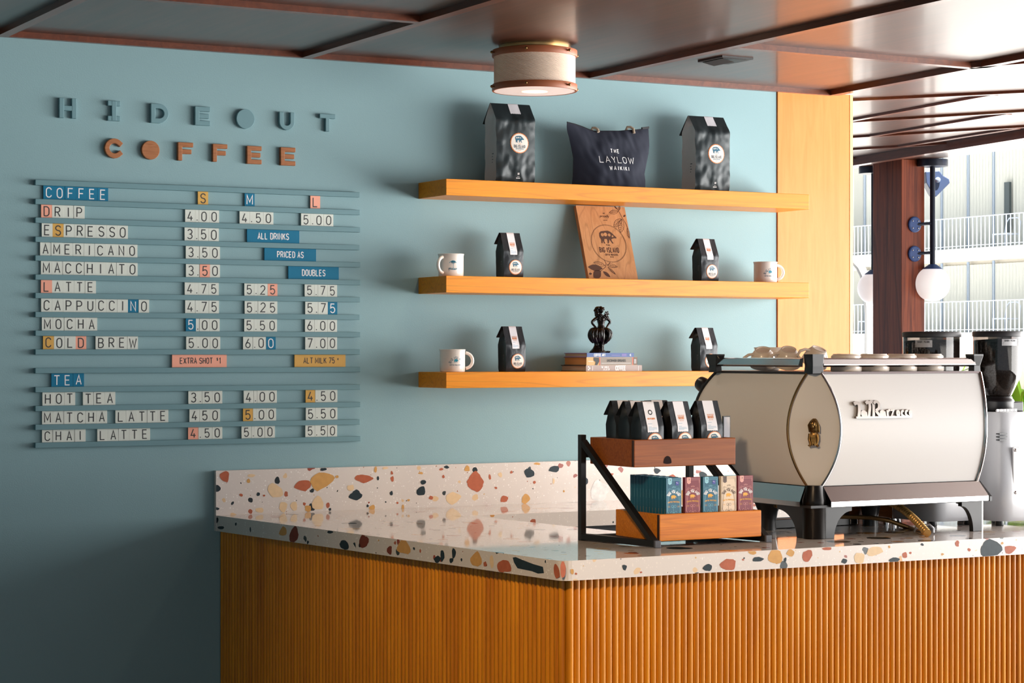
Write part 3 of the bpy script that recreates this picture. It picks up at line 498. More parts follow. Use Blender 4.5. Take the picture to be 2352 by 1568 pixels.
# ---------------------------------------------------------------- coffee bags
def bag_surface(w, d, h, zs, seed, amp, sticker=None):
    def S_(x, z):
        t = min(max((z - zs) / (h - zs), 0), 1); y = -d / 2 * (1 - t) - 0.003 * t
        low = max(0.0, 1 - z / (0.12 * h)); y += d * 0.06 * low * low
        y -= d * 0.07 * math.sin(math.pi * min(max(z / zs, 0), 1)) * (1 - (2 * x / w) ** 2) * (1 - t)
        k = 1.0
        if sticker:
            q = math.hypot(x - sticker[0], z - sticker[1]) / sticker[2]; k = min(1.0, max(0.06, (q - 1.0) / 0.8))
        k *= 1 - 0.85 * min(1, max(0, (z - zs) / (0.1 * h)))
        y += k * (amp * noise.noise(Vector((x * 26 + seed, z * 20, seed))) + 0.5 * amp * noise.noise(Vector((x * 60, z * 45 + seed, 3 + seed))))
        return y
    return S_
def make_bag(name, w, d, h, zs, seed, amp, mats, sticker, strip, lean=0.0, sidetxt=True):
    """mats = (front, side); sticker = (cx, cz, r); strip = (x0, x1, z_low, wide) or None"""
    root = bpy.data.objects.new(name, None); COL.objects.link(root); root.empty_display_size = 0.04
    S_ = bag_surface(w, d, h, zs, seed, amp, sticker)
    NX, NZ = 24, 40; m = MB(); rings = []
    for k in range(NZ + 1):
        z = h * k / NZ; t = max(0, (z - zs) / (h - zs)); hw = w / 2 * (1 + 0.012 * math.sin(7 * z / h + seed)) * (0.985 if k == 0 else 1)
        g = 0.05 * d + 0.30 * w * t ** 1.3 + 0.05 * d * (math.sin(z / h * 9 + seed) * .5 + .5); ring = []
        for i in range(NX + 1):
            x = -hw + 2 * hw * i / NX; ring.append((x, S_(x, z), z))
        yr = S_(hw, z); yl = S_(-hw, z)
        ring += [(hw - g * .55, yr * .5, z), (hw - g, 0, z), (hw - g * .55, -yr * .5, z)]
        for i in range(NX + 1):
            x = hw - 2 * hw * i / NX; ring.append((x, -S_(x, z) * (1 if z > 0.03 * h else .98), z))
        ring += [(-hw + g * .55, -yl * .5, z), (-hw + g, 0, z), (-hw + g * .55, yl * .5, z)]
        rings.append(ring)
    n = len(rings[0]); P = [p for r in rings for p in r]; fa = []; fb = []
    for k in range(NZ):
        for i in range(n):
            j = (i + 1) % n; f = (k * n + i, k * n + j, (k + 1) * n + j, (k + 1) * n + i)
            side = (NX <= i < NX + 4) or (i >= 2 * NX + 4)
            (fb if side else fa).append(f)
    m.add(P, fa, 0, True); m.add(P, fb, 1, True); m.add(rings[0], [list(range(n))[::-1]], 0); m.add(rings[-1], [list(range(n))], 0)
    if sidetxt:
        xs = -w / 2
        for j, ln in enumerate((.5, .25, .35, .2)):
            zc = h * (.36 - .035 * j); m.add([(xs - .0006 + .05 * d * .4 + .0 , -d * .1 - d * .3 * ln, zc), (xs - .0006 + .05 * d * .4, -d * .1, zc), (xs - .0006 + .05 * d * .4, -d * .1, zc + h * .012), (xs - .0006 + .05 * d * .4, -d * .1 - d * .3 * ln, zc + h * .012)], [(0, 1, 2, 3)], 2)
    m.build('pouch', [mats[0], mats[1], GREYI], root, sharp=55)
    # folded top flap hanging down the back
    m = MB(); fr = []; bk = []
    for k in range(7):
        t = k / 6; z = h - 0.24 * h * t + .0012; y = 0.004 + (d * 0.64) * t + 0.002
        fr.append([(-w / 2 * .995 + w * .995 * i / 6, y, z) for i in range(7)])
    m.loft([[(x, y - .0012, z - .0012) for x, y, z in r] for r in fr] , 0, True, closed=False); m.loft([[(x, y + .0012, z) for x, y, z in r][::-1] for r in fr], 0, True, closed=False)
    m.loft([[(-w / 2 * .995 + w * .995 * i / 6, yy, zz) for i in range(7)] for yy, zz in ((-.0046, h - .004), (-.003, h + .0006), (0.002, h + .0016), (0.0062, h + .0012))], 0, True, closed=False)
    m.build('folded_flap', mats[0], root)
    mp = lambda u, v, dd: (u, S_(u, v) - 0.0012 - dd, v)
    if strip:
        x0, x1, zl, kind = strip; m = MB(); R = []
        xm = (x0 + x1) / 2; ww = x1 - x0
        R.append([(x, 0.003, h + .0024) for x in [x0 + ww * i / 12 for i in range(13)]])
        R.append([(x, -.004, h + .0012) for x in [x0 + ww * i / 12 for i in range(13)]])
        for k in range(1, 13):
            z = h - (h - zl) * k / 12
            R.append([mp(x0 + ww * i / 12, z - (0.0022 * (i % 2) if k == 12 else 0), 0) for i in range(13)])
        m.loft(R, 0, True, closed=False); e = .0004; q = h - zl
        if kind:
            if kind == 'seal':
                m.disc(xm, zl + q * .66, ww * .2, mp, 2, e, 20); m.disc(xm, zl + q * .66, ww * .12, mp, 0, e * 1.6, 16); m.text('KONA PEABERRY', xm, zl + q * .42, q * .05, mp, 1, .2, .6, .14, 'c', e)
            else:
                m.text('100 KONA BLEND', xm, zl + q * .52, q * .035, mp, 1, .16, .7, .25, 'c', e); m.text("HAWAI'I", xm, zl + q * .41, q * .095, mp, 1, .17, .62, .12, 'c', e)
                m.text('BLEND', xm, zl + q * .35, q * .035, mp, 1, .16, .9, .5, 'c', e)
            for j, (zz, ln) in enumerate(((.27, .4), (.17, .3), (.13, .75), (.095, .8), (.06, .5))):
                m.strip([(x0 + ww * .1, zl + q * zz), (x0 + ww * (.1 + ln), zl + q * zz)], q * .006, mp, 3, None, False, e)
        m.build('label_strip', [PAPER, ORNG, BLACKI, PALEI], root, sharp=60)
    if sticker:
        sx, sz, r = sticker; m = MB()
        m.disc(sx, sz, r, mp, 1, 0, 48, 5, r * .025); m.disc(sx, sz, r * .93, mp, 0, .0005, 40, 5)
        m.poly([(sx + u * r * 1.0, sz + r * .38 + v * r * .95) for u, v in PIG], mp, 2, .0010)
        for (u, v, a) in ((-.3, .12, .075), (-.1, .14, .07), (.1, .12, .05)): m.disc(sx + u * r, sz + r * .4 + v * r, r * a, mp, 0, .0014, 10, 1)
        m.text('PUNA', sx, sz - r * .12, r * .07, mp, 1, .2, 1, .5, 'c', .0010)
        m.text('BIG ISLAND', sx, sz - r * .46, r * .27, mp, 3, .16, .62, .2, 'c', .0010); m.text('COFFEE ROASTERS', sx, sz - r * .62, r * .09, mp, 2, .2, .7, .3, 'c', .0010)
        m.text('HAWAII', sx, sz - r * .76, r * .06, mp, 1, .2, .8, .3, 'c', .0010)
        m.build('round_sticker', [STICK, ORNG, TEALI, GREYI], root)
    return root
def big_extra(root, w, d, h, zs, seed, amp):
    S_ = bag_surface(w, d, h, zs, seed, amp, (BW * .08, BH * .50, .0375)); mp = lambda u, v, dd: (u, S_(u, v) - 0.0012 - dd, v); m = MB()
    m.strip([(w * .06, h * .105), (w * .06, h * .13)], .0035, mp, 0); m.strip([(w * .03, h * .085), (w * .09, h * .085)], .0008, mp, 0); m.strip([(w * .01, h * .065), (w * .11, h * .065)], .002, mp, 0)
    m.build('printed_mark', WHITEI, root)
BW, BD, BH = 0.160, 0.098, UY(1160, 239, -0.11).z - Z1
big = make_bag('large_coffee_bag', BW, BD, BH, BH * .79, 1.7, .007, (BAGL, BAGS), (BW * .08, BH * .50, .0375), (-.012, .030, BH * .875, ''))
big_extra(big, BW, BD, BH, BH * .79, 1.7, .007)
xb = UY(1187, 400, -0.165).x; big.location = (xb, -0.112, Z1); big.rotation_euler = (0, 0, math.radians(-3))
tag(big, 'large black coffee bag left of the navy tote on the top shelf', 'coffee bag', 'large coffee bags on the top shelf')
xb2 = UY(1641, 420, -0.165).x
dup(big, (xb2, -0.105, Z1), math.radians(-1), 'large black coffee bag right of the navy tote on the top shelf')
sw, sd, sh = 0.083, 0.062, 0.167
sm = make_bag('small_coffee_bag', sw, sd, sh, sh * .60, 4.2, .003, (BAGB, BLACKP), (.006, sh * .235, .0272), (-.016, .0145, sh * .52, 'hawaii'))
sm.location = (UY(1180, 620, -0.15).x, -0.118, Z2); sm['group'] = 'small coffee bags'
tag(sm, 'small black coffee bag between the mug and engraved board on middle shelf', 'coffee bag', 'small coffee bags')
dup(sm, (UY(1631, 630, -0.15).x, -0.118, Z2), 0.04, 'small black coffee bag right of the engraved board on middle shelf')
dup(sm, (UY(1185, 840, -0.15).x, -0.118, Z3), 0.0, 'small black coffee bag between the mug and books on lowest shelf')
dup(sm, (UY(1628, 840, -0.15).x, -0.118, Z3), 0.05, 'small black coffee bag right of the books on lowest shelf')
# ---------------------------------------------------------------- navy tote
ty = -0.115
def tp(u, v): p = UY(1290 + u / 9.224, 270 + v / 9.224, ty); return (p.x, p.z)
Lp = [tp(*q) for q in ((218, 1430), (236, 1250), (243, 1050), (246, 850), (205, 640), (160, 430), (120, 280), (100, 170), (112, 105))]
Rp = [tp(*q) for q in ((1768, 1470), (1770, 1340), (1752, 1200), (1800, 950), (1842, 750), (1855, 600), (1850, 420), (1846, 290), (1838, 225))]
Tp = [tp(*q) for q in ((112, 100), (270, 140), (420, 190), (560, 250), (680, 290), (850, 292), (1000, 290), (1200, 292), (1400, 275), (1550, 268), (1700, 250), (1838, 222))]
def ipl(L, z):
    for a, b in zip(L, L[1:]):
        if a[1] <= z <= b[1] or a[1] >= z >= b[1]: return a[0] + (b[0] - a[0]) * ((z - a[1]) / (b[1] - a[1] + 1e-9))
    return L[0][0] if z < min(L[0][1], L[-1][1]) else L[-1][0]
def ztop(x):
    for a, b in zip(Tp, Tp[1:]):
        if a[0] <= x <= b[0]: return a[1] + (b[1] - a[1]) * (x - a[0]) / (b[0] - a[0])
    return Tp[0][1] if x < Tp[0][0] else Tp[-1][1]
def thick(x, z):
    l, r = ipl(Lp, z), ipl(Rp, z); u = min(max((x - l) / (r - l), 0), 1); w = (z - Z1) / max(0.02, ztop(x) - Z1)
    prof = (1 - abs(2 * u - 1) ** 2.4) ** .8; T = 0.078 * max(0, 1 - max(0, w)) ** .8 + .003
    return max(.0008, T * prof + .010 * noise.noise(Vector((x * 13 + z * 9, z * 17 - x * 6, 5))) * prof * (1 - w * .5) + .004 * noise.noise(Vector((x * 40, z * 28 + x * 20, 9))) * prof)
m = MB(); NU, NV = 64, 44; G = {}
for sgn in (-1, 1):
    rows = []
    for j in range(NV + 1):
        row = []
        for i in range(NU + 1):
            u = i / NU; xt = Tp[0][0] + (Tp[-1][0] - Tp[0][0]) * u; zt = ztop(xt); w = j / NV; z = Z1 + .0005 + (zt - Z1) * w
            x = ipl(Lp, z) * (1 - u) + ipl(Rp, z) * u if w < .97 else xt
            if w >= .8: x = (ipl(Lp, z) * (1 - u) + ipl(Rp, z) * u) * (1 - (w - .8) / .2) + xt * ((w - .8) / .2)
            row.append((x, ty + sgn * thick(x, z), z))
        rows.append(row if sgn < 0 else row[::-1])
    m.loft(rows, 0, True, closed=False)
tote = thing('tote_bag', 'navy canvas tote bag with white lettering standing on the top shelf', 'tote bag', ((Lp[0][0] + Rp[0][0]) / 2, ty, Z1)); TO = tuple(tote.location)
mp = lambda u, v, d: (u, ty - thick(u, v) - .0016 - d, v)
for txt, (u, v), h, xs, sp, wt in (('THE', (1198, 735), .0135, 1.0, .6, .2), ('LAYLOW', (1212, 955), .0235, 1.3, .36, .105), ('WAIKIKI', (1232, 1112), .0135, 1.0, .62, .2)):
    c = UY(1290 + u / 9.224, 270 + v / 9.224, ty - .06); m.text(txt, c.x, c.z, h, mp, 1, wt, xs, sp)
m.build('canvas_body', [NAVY, WHITEI], tote, TO, sharp=70)
m = MB(); m.tube([(x, ty, z + .0008) for x, z in Tp], .0022, 6); zip_ = m.build('zipper', mat('dark zip', S(14, 16, 24), .6), tote, TO)
m = MB(); p = tp(1690, 240); q = tp(1840, 215); m.beam((p[0], ty - .002, p[1] + .002), (q[0], ty - .002, q[1] + .001), .008, .008); m.build('zip_end', mat('dark zip', S(14, 16, 24)), zip_, TO, bevel=.001)
for (a, b, c) in (((665, 250), (708, 200), (748, 315)), ((1400, 245), (1460, 185), (1500, 340))):
    P = [tp(*a), tp(a[0] + 10, b[1] + 15), tp(*b), tp(c[0] - 5, b[1] + 35), tp(*c)]
    m = MB(); m.tube([(P[0][0], ty + .012, P[0][1] - .004), (P[1][0], ty + .006, P[1][1]), (P[2][0], ty, P[2][1] - .003), (P[3][0], ty - .008, P[3][1] - .004), (P[4][0], ty - .012, P[4][1])], .0052, 10)
    m.build('rope_handle', ROPE, tote, TO)
# ---------------------------------------------------------------- engraved board leaning behind the middle shelf front
b0 = UY(1353, 639, -0.135); b1 = UY(1466, 641.5, -0.135); bw = b1.x - b0.x
bz = Z2; tz = SHZ[0][1] - .004; bo = Vector((b0.x, -0.135, bz)); bt = Vector((b0.x + .001, -0.034, tz)); vb = (bt - bo).normalized(); nb = Vector((0, -vb.z, vb.y)); nb = vb.cross(Vector((1, 0, 0))); nb = nb if nb.y < 0 else -nb
blen = (bt - bo).length; ub = Vector((1, 0, 0))
bmap = lambda u, v, d: bo + ub * u + vb * v + nb * d
def bpx(cu, cv):
    p = UP(1310 + cu / 8.041, 455 + cv / 8.041, bo, nb) - bo; return (p.dot(ub), p.dot(vb))
m = MB(); P = [bmap(0, 0, 0), bmap(bw, 0, 0), bmap(bw, blen, 0), bmap(0, blen, 0), bmap(0, 0, -.018) + Vector((0, 0, .0)), bmap(bw, 0, -.018), bmap(bw, blen, -.018), bmap(0, blen, -.018)]
m.add(P, [(0, 1, 2, 3), (7, 6, 5, 4), (4, 5, 1, 0), (1, 5, 6, 2), (2, 6, 7, 3), (3, 7, 4, 0)], 0)
e = .0004; C_ = bpx(708, 838); R = (bpx(1025, 838)[0] - bpx(392, 838)[0]) / 2
circ = [(C_[0] + R * math.cos(a), C_[1] + R * math.sin(a)) for a in [2 * math.pi * i / 64 for i in range(64)]]
m.strip(circ, .0006, bmap, 1, None, True, e); m.strip([(C_[0] + (x - C_[0]) * .965, C_[1] + (y - C_[1]) * .965) for x, y in circ], .0003, bmap, 1, None, True, e)
for i in range(64):
    a = 2 * math.pi * i / 64; m.disc(C_[0] + R * math.cos(a), C_[1] + R * math.sin(a), .0011, bmap, 1, e, 6, 1)
pc = bpx(690, 722); m.poly([(pc[0] + u * R * 1.0, pc[1] + v * R * .95) for u, v in PIG], bmap, 1, e)
for (u, v, a) in ((-.3, .12, .09), (-.12, .14, .1), (.1, .12, .08), (.28, .05, .05)): m.disc(pc[0] + u * R, pc[1] + v * R, R * a, bmap, 0, e * 2, 12, 1)
for txt, q, h, xs, wt in (('PUNA', (715, 882), R * .08, 1, .18), ('BIG ISLAND', (742, 1003), R * .25, .55, .17), ('COFFEE ROASTERS', (778, 1062), R * .085, .7, .2), ('HAWAII', (785, 1098), R * .06, .8, .2)):
    c = bpx(*q); m.text(txt, c[0] - .004, c[1], h, bmap, 1, wt, xs, .22, 'c', e)
for txt, q, h in (('we', (612, 290), .008), ('proudly', (628, 352), .011), ('serve', (640, 418), .006)):
    c = bpx(*q); m.text(txt, c[0], c[1], h, bmap, 1, .13, .9, .14, 'c', e, None, None, .25)
def leaf(a, b, wd, fill=False):
    a = Vector(bpx(*a)); b = Vector(bpx(*b)); d = b - a; n = Vector((-d.y, d.x)) * wd
    up = [a + d * t + n * math.sin(math.pi * t) ** .9 for t in [i / 8 for i in range(9)]]; dn = [a + d * t - n * math.sin(math.pi * t) ** .9 for t in [i / 8 for i in range(9)]]
    if fill: m.poly([tuple(p) for p in up + dn[::-1][1:-1]], bmap, 1, e)
    else:
        m.strip([tuple(p) for p in up], .0006, bmap, 1, None, False, e); m.strip([tuple(p) for p in dn], .0009, bmap, 1, None, False, e); m.strip([tuple(a), tuple(b)], .0005, bmap, 1, None, False, e)
        for t in (.3, .45, .6, .75): m.strip([tuple(a + d * t), tuple(a + d * (t + .12) + n * .8 * math.sin(math.pi * t))], .0004, bmap, 1, None, False, e); m.strip([tuple(a + d * t), tuple(a + d * (t + .1) - n * .8 * math.sin(math.pi * t))], .0006, bmap, 1, None, False, e)
for a, b, w_, f_ in (((940, 385), (800, 530), .22, 0), ((950, 390), (925, 640), .22, 0), ((1052, 552), (1088, 745), .13, 0), ((880, 250), (715, 270), .2, 0), ((890, 230), (905, 140), .2, 0), ((870, 210), (800, 150), .15, 1), ((975, 350), (1015, 312), .25, 1), ((640, 1245), (430, 1190), .18, 0), ((600, 1300), (320, 1270), .2, 1), ((670, 1230), (870, 1270), .16, 0), ((560, 1340), (430, 1470), .35, 1), ((600, 1350), (740, 1460), .2, 1), ((690, 1270), (835, 1410), .1, 0), ((400, 1390), (340, 1400), .3, 1)): leaf(a, b, w_, f_)
for pl in (((820, 150), (900, 260), (950, 360), (1025, 480), (1052, 552)), ((620, 1140), (660, 1200), (650, 1270), (560, 1350)), ((735, 1180), (700, 1240)), ((560, 1350), (480, 1330))): m.strip([bpx(*q) for q in pl], .0010, bmap, 1, None, False, e)
tag(m.build('engraved_board', [PLAQW, BURN], origin=(b0.x + bw / 2, -.13, bz)), 'leaning wooden board burnt with a boar in a circle, on middle shelf', 'wooden board')
# ---------------------------------------------------------------- mugs
MH, MR = 0.083, 0.0465
def make_mug(label, hand, style):
    root = bpy.data.objects.new('enamel_mug', None); COL.objects.link(root); tag(root, label, 'mug', 'white mugs on the shelves')
    m = MB(); m.lathe([(MR - .004, 0), (MR - .0015, .0015), (MR - .0005, .004), (MR, MH * .3), (MR, MH - .008), (MR + .0022, MH - .001), (MR + .0014, MH), (MR - .0025, MH - .002), (MR - .003, MH * .3), (MR - .008, .006), (.001, .005)], n=48, cap1=False)
    a0 = math.atan2(-0.84, -0.54)
    mp = lambda u, v, d: ((MR + .0003 + d) * math.cos(a0 + u / MR), (MR + .0003 + d) * math.sin(a0 + u / MR), v)
    if style == 'palm':
        c = .012
        m.strip(A(c, .034, .018, .022, 140, 40, 10), .0009, mp, 2)
        m.strip([(c + .001, .03), (c + .0012, .05)], .0006, mp, 2)
        for a in range(0, 360, 40): m.strip([(c + .001, .051), (c + .001 + .006 * math.cos(math.radians(a)), .0535 + .0035 * math.sin(math.radians(a))), (c + .001 + .008 * math.cos(math.radians(a)), .050 + .0045 * math.sin(math.radians(a)))], .0012, mp, 1)
        for i in range(6): m.strip(A(c - .0135 + i * .0052, .0265 + .0012 * (i % 2), .0020, .0036 - .0008 * (i % 3), 30 * i, 30 * i + 290, 9), .0010, mp, 1 + i % 2)
        m.strip([(c - .015, .018), (c + .016, .018)], .0005, mp, 2)
    else:
        c = .016
        m.text('BIG ISLAND', c + .004, .048, .0085, mp, 1, .16, .8, .35, 'c', 0, None, .021)
        m.poly([(c + .003 + u * .017, .041 + v * .017) for u, v in PIG], mp, 2)
        m.text('COFFEE ROASTERS', c, .024, .0038, mp, 1, .2, .8, .35, 'c')
    m.build('cup', [MUGW, TEALI, mat('bright teal print', S(30, 140, 165), .5)], root)
    m = MB(); hx = Vector((math.cos(hand), math.sin(hand), 0)); P = []
    for i in range(13):
        t = -1.35 + 2.7 * i / 12; P.append(hx * (MR - .008 + .037 * math.cos(t) ** .8) + Vector((0, 0, MH * .5 + .0285 * math.sin(t) / math.sin(1.35))))
    n_ = hx.cross(Vector((0, 0, 1))); m.tube(P, .0062, 12)
    m.build('handle', MUGW, root); return root
mg = make_mug('white mug with palm print, handle pointing left, at left end of middle shelf', math.radians(205), 'palm'); mg.location = (UY(1043, 630, -0.17).x, -0.145, Z2)
mg = make_mug('white mug with a teal boar print, at right end of middle shelf', math.radians(-15), 'big'); mg.location = (UY(1768, 640, -0.16).x, -0.13, Z2)
dup(mg, (UY(1045, 850, -0.17).x, -0.15, Z3), 0, 'white mug with a teal boar print, at left end of lowest shelf')
# ---------------------------------------------------------------- books
def book(name, label, x0, x1, y0, y1, z0, h, cm, pm, deco):
    t = .0022; root = thing(name, label, 'book', ((x0 + x1) / 2, (y0 + y1) / 2, z0), 0, 'books stacked on the lowest shelf'); O = tuple(root.location)
    m = MB(); m.box(x0, x1, y0, y1, z0, z0 + t, 2); m.box(x0, x1, y0, y1, z0 + h - t, z0 + h, 2); m.box(x0, x1, y0 - .0003, y0 + t, z0, z0 + h, 0)
    deco(m, lambda u, v, d: (u, y0 - .0006 - d, v)); m.build('cover', cm, root, O)
    m = MB(); m.box(x0 + .003, x1 - .003, y0 + t, y1 - .004, z0 + t, z0 + h - t); m.build('pages', pm, root, O)
    return z0 + h
yB = -0.20
bx0, bx1 = UY(1346, 840, yB).x, UY(1474.5, 840, yB).x; hB = UY(1400, 838, yB).z - UY(1400, 851, yB).z + .002
PGS = mat('book pages', S(176, 158, 140), .8, var=((3, 3, 400), .15))
GR1 = mat('greige cover', S(172, 156, 150), .5); DKC = mat('dark cover', S(44, 32, 24), .5)
def d1(m, mp):
    L = bx1 - bx0; m.text('COFFEE', bx0 + L * .615, Z3 + hB * .2, hB * .68, mp, 1, .24, .62, .14); m.text('THE WORLD', bx0 + L * .33, Z3 + hB * .54, hB * .28, mp, 1, .22, .72, .2); m.text('ATLAS OF', bx0 + L * .36, Z3 + hB * .16, hB * .28, mp, 1, .22, .72, .2)
    m.strip([(bx0 + L * .115, Z3 + hB * .15), (bx0 + L * .115, Z3 + hB * .88)], .0012, mp, 1); m.strip([(bx0 + L * .935, Z3 + hB * .1), (bx0 + L * .935, Z3 + hB * .9)], .001, mp, 1)
    for i in range(3): m.disc(bx0 + L * (.045 + .02 * (i % 2)), Z3 + hB * (.3 + .22 * i), .003, mp, 1)
zt = book('atlas_book', 'thick greige book with large white COFFEE spine lettering, bottom of the stack', bx0, bx1, yB, -.012, Z3, hB, [GR1, WHITEI, DKC], PGS, d1)
cx0, cx1 = UY(1347, 827, yB).x, UY(1463.5, 827, yB).x; hC = .0305
TAN = mat('tan cover', S(214, 176, 120), .6); GR2 = mat('grey spine', S(150, 140, 130), .6); RED = mat('salmon band', S(222, 120, 100), .6)
def d2(m, mp):
    L = cx1 - cx0; z = zt; q = lambda a, b, c, d, k, e: m.poly([(cx0 + L * a, z + hC * c), (cx0 + L * b, z + hC * c), (cx0 + L * b, z + hC * d), (cx0 + L * a, z + hC * d)], mp, k, e)
    q(.255, .92, .02, .98, 3, .0002); q(.25, .268, .02, .98, 4, .0004); q(.9, .918, .02, .98, 4, .0004); q(.92, 1, .02, .98, 2, .0003)
    m.text('UNCOMMON GROUNDS', cx0 + L * .585, z + hC * .44, hC * .27, mp, 5, .2, .8, .2, 'c', .0006); m.strip([(cx0 + L * .29, z + hC * .25), (cx0 + L * .87, z + hC * .25)], .0006, mp, 1, None, False, .0006)
    m.poly([(cx0 + L * .14, z + hC * .95), (cx0 + L * .24, z + hC * .95), (cx0 + L * .245, z + hC * .5), (cx0 + L * .21, z + hC * .02), (cx0 + L * .165, z + hC * .02), (cx0 + L * .18, z + hC * .4), (cx0 + L * .14, z + hC * .6)], mp, 5, .0006); m.strip([(cx0 + L * .03, z + hC * .48), (cx0 + L * .13, z + hC * .48)], .0008, mp, 1, None, False, .0006)
    for k in (0, 1): m.strip([(cx0 + L * (.945 + .025 * k), z + hC * .2), (cx0 + L * (.945 + .025 * k), z + hC * .75)], .0012, mp, 1, None, False, .0006)
zt2 = book('paperback_book', 'thick tan and grey paperback in the middle of the book stack', cx0, cx1, yB, -.03, zt, hC, [TAN, WHITEI, mat('brown cover', S(120, 100, 86), .6), GR2, RED, BLACKI], mat('tan pages', S(190, 138, 84), .8, var=((3, 3, 300), .1)), d2)
ex0, ex1 = UY(1348, 811, yB).x, UY(1456, 811, yB).x; hD = .0160
BLUC = mat('blue cover', S(62, 92, 150), .45)
def d3(m, mp):
    L = ex1 - ex0; m.text('COFFEE ART', ex0 + L * .27, zt2 + hD * .22, hD * .56, mp, 1, .2, .78, .15); m.text('c', ex0 + L * .93, zt2 + hD * .3, hD * .7, mp, 1, .25)
    for k in (0, 1): m.strip([(ex0 + L * .74, zt2 + hD * (.35 + .3 * k)), (ex0 + L * .84, zt2 + hD * (.35 + .3 * k))], .0012, mp, 2)
    m.strip([(ex0 + L * .52, zt2 + hD * .45), (ex0 + L * .7, zt2 + hD * .45)], .0006, mp, 2)
zt3 = book('art_book', 'slim blue book on top of the stack under the figurine', ex0, ex1, yB, -.03, zt2, hD, [BLUC, WHITEI, mat('lilac print', S(150, 120, 190), .5)], PGS, d3)
# ---------------------------------------------------------------- dancer figurine
fx = UY(1378, 806, -0.115); f0 = Vector((fx.x, -0.115, zt3)); FS = (UY(1378, 704, -0.115).z - zt3) / 1230.0    # crop pixel size
def fp(u, v, y=0.0): return f0 + Vector(((u - 455) * FS * 1.12, y, (1400 - v) * FS))
m = MB()
def cr(P, n=5):
    Q = [[2 * x - y for x, y in zip(P[0], P[1])]] + [list(p) for p in P] + [[2 * x - y for x, y in zip(P[-1], P[-2])]]; out = []
    for i in range(1, len(Q) - 2):
        for k in range(n):
            t = k / n; out.append([0.5 * (2 * b + (c - a) * t + (2 * a - 5 * b + 4 * c - d) * t * t + (3 * b - a - 3 * c + d) * t ** 3) for a, b, c, d in zip(Q[i - 1], Q[i], Q[i + 1], Q[i + 2])])
    return out + [list(P[-1])]
def limb(P, R):
    P = [tuple(p) + (0,) * (3 - len(p)) for p in P]; C4 = cr([tuple(p) + (r,) for p, r in zip(P, R)])
    m.tube([fp(*c[:3]) for c in C4], [max(4, c[3]) * FS for c in C4], 16)
m.lathe([(240 * FS, 0), (245 * FS, 25 * FS), (200 * FS, 70 * FS), (140 * FS, 130 * FS), (105 * FS, 200 * FS), (100 * FS, 320 * FS), (140 * FS, 420 * FS)], f0 + Vector((-.006, 0.006, 0)), 28, ell=.7)
for i in range(11): m.sphere(fp(555 + 15 * i, 1385 - 7 * (i % 4), -.008 + .003 * (i % 3)), (20 + 5 * (i % 3)) * FS, 8)
limb([(470, 1370, -.010), (468, 1250, -.010), (475, 1120, -.011), (490, 1000, -.014), (465, 860, -.006)], [32, 30, 44, 52, 76])
limb([(515, 1330, -.006), (530, 1180, -.004), (565, 1080, -.008), (580, 960, -.010), (530, 840, 0)], [28, 36, 48, 58, 78])
limb([(485, 890), (482, 800), (486, 720), (488, 650), (486, 560), (488, 480), (486, 440)], [125, 128, 104, 88, 108, 124, 72])
limb([(485, 450), (474, 380), (464, 340)], [46, 38, 36])
limb([(385, 465), (305, 515), (242, 572), (262, 640), (320, 735, -.008)], [50, 42, 36, 32, 24]); limb([(600, 450), (680, 505), (732, 575), (690, 645), (600, 735, -.008)], [50, 42, 36, 32, 24])
m.sphere(fp(470, 268, -.006), 68 * FS, 18, sc=(.85, 1, 1.2)); m.sphere(fp(484, 285, -.0145), 12 * FS, 8); m.sphere(fp(482, 322, -.012), 12 * FS, 8)
for du in (-24, 22): m.sphere(fp(474 + du, 266, -.0135), 9 * FS, 8)
rnd = random.Random(3)
for i in range(60):
    t = rnd.random(); m.sphere(fp(rnd.uniform(335, 400) + 30 * t, 210 + 230 * t, rnd.uniform(-.008, .010)), rnd.uniform(26, 44) * FS, 8)
for i in range(30): a = rnd.uniform(.1, 3.0); m.sphere(fp(450 + 92 * math.cos(a), 250 - 62 * math.sin(a), rnd.uniform(-.007, .010)), rnd.uniform(24, 36) * FS, 8)
for i in range(24): m.sphere(fp(rnd.uniform(400, 520), rnd.uniform(230, 440), rnd.uniform(.006, .014)), rnd.uniform(28, 42) * FS, 8)
for i in range(60): m.sphere(fp(rnd.uniform(400, 650), rnd.uniform(390, 540), rnd.uniform(-.018, -.006)), rnd.uniform(18, 30) * FS, 8)
for i in range(22): m.tube([fp(595, 430, -.004), fp(595 + rnd.uniform(-40, 60), 350 + rnd.uniform(-25, 40), -.008), fp(600 + rnd.uniform(-60, 85), 310 + rnd.uniform(-20, 110), -.012)], [18 * FS, 22 * FS, 9 * FS], 8)
for k in range(30):
    a = math.pi * 2 * (k + rnd.uniform(-.3, .3)) / 30; ca, sa = math.cos(a), math.sin(a)
    if sa < -.45 and .0 < ca < .45: continue
    q = lambda r, v: [(450 - 455) + ca * r, v, sa * r * FS * .8]; w = rnd.uniform(-45, 45); rr = rnd.uniform(.86, 1.08)
    C4 = cr([q(70, 770) + [45], q(200 * rr, 785 + w * .5) + [46], q(262 * rr, 860 + w) + [44], q(258 * rr, 960 + w) + [46], q(205 * rr, 1060 + w) + [40], q(165 * rr, 1120 + w) + [14]], 4)
    m.tube([f0 + Vector((c[0] * FS * 1.12, c[2], (1400 - c[1]) * FS)) for c in C4], [max(5, c[3]) * FS for c in C4], 8)
fo = m.build('dancer_figurine', BRZ, origin=tuple(f0), sharp=80)
rm = fo.modifiers.new('fuse', 'REMESH'); rm.mode = 'VOXEL'; rm.voxel_size = 0.0008; rm.use_smooth_shade = True
tag(fo, 'small black figurine of a dancing woman standing on the books', 'figurine')

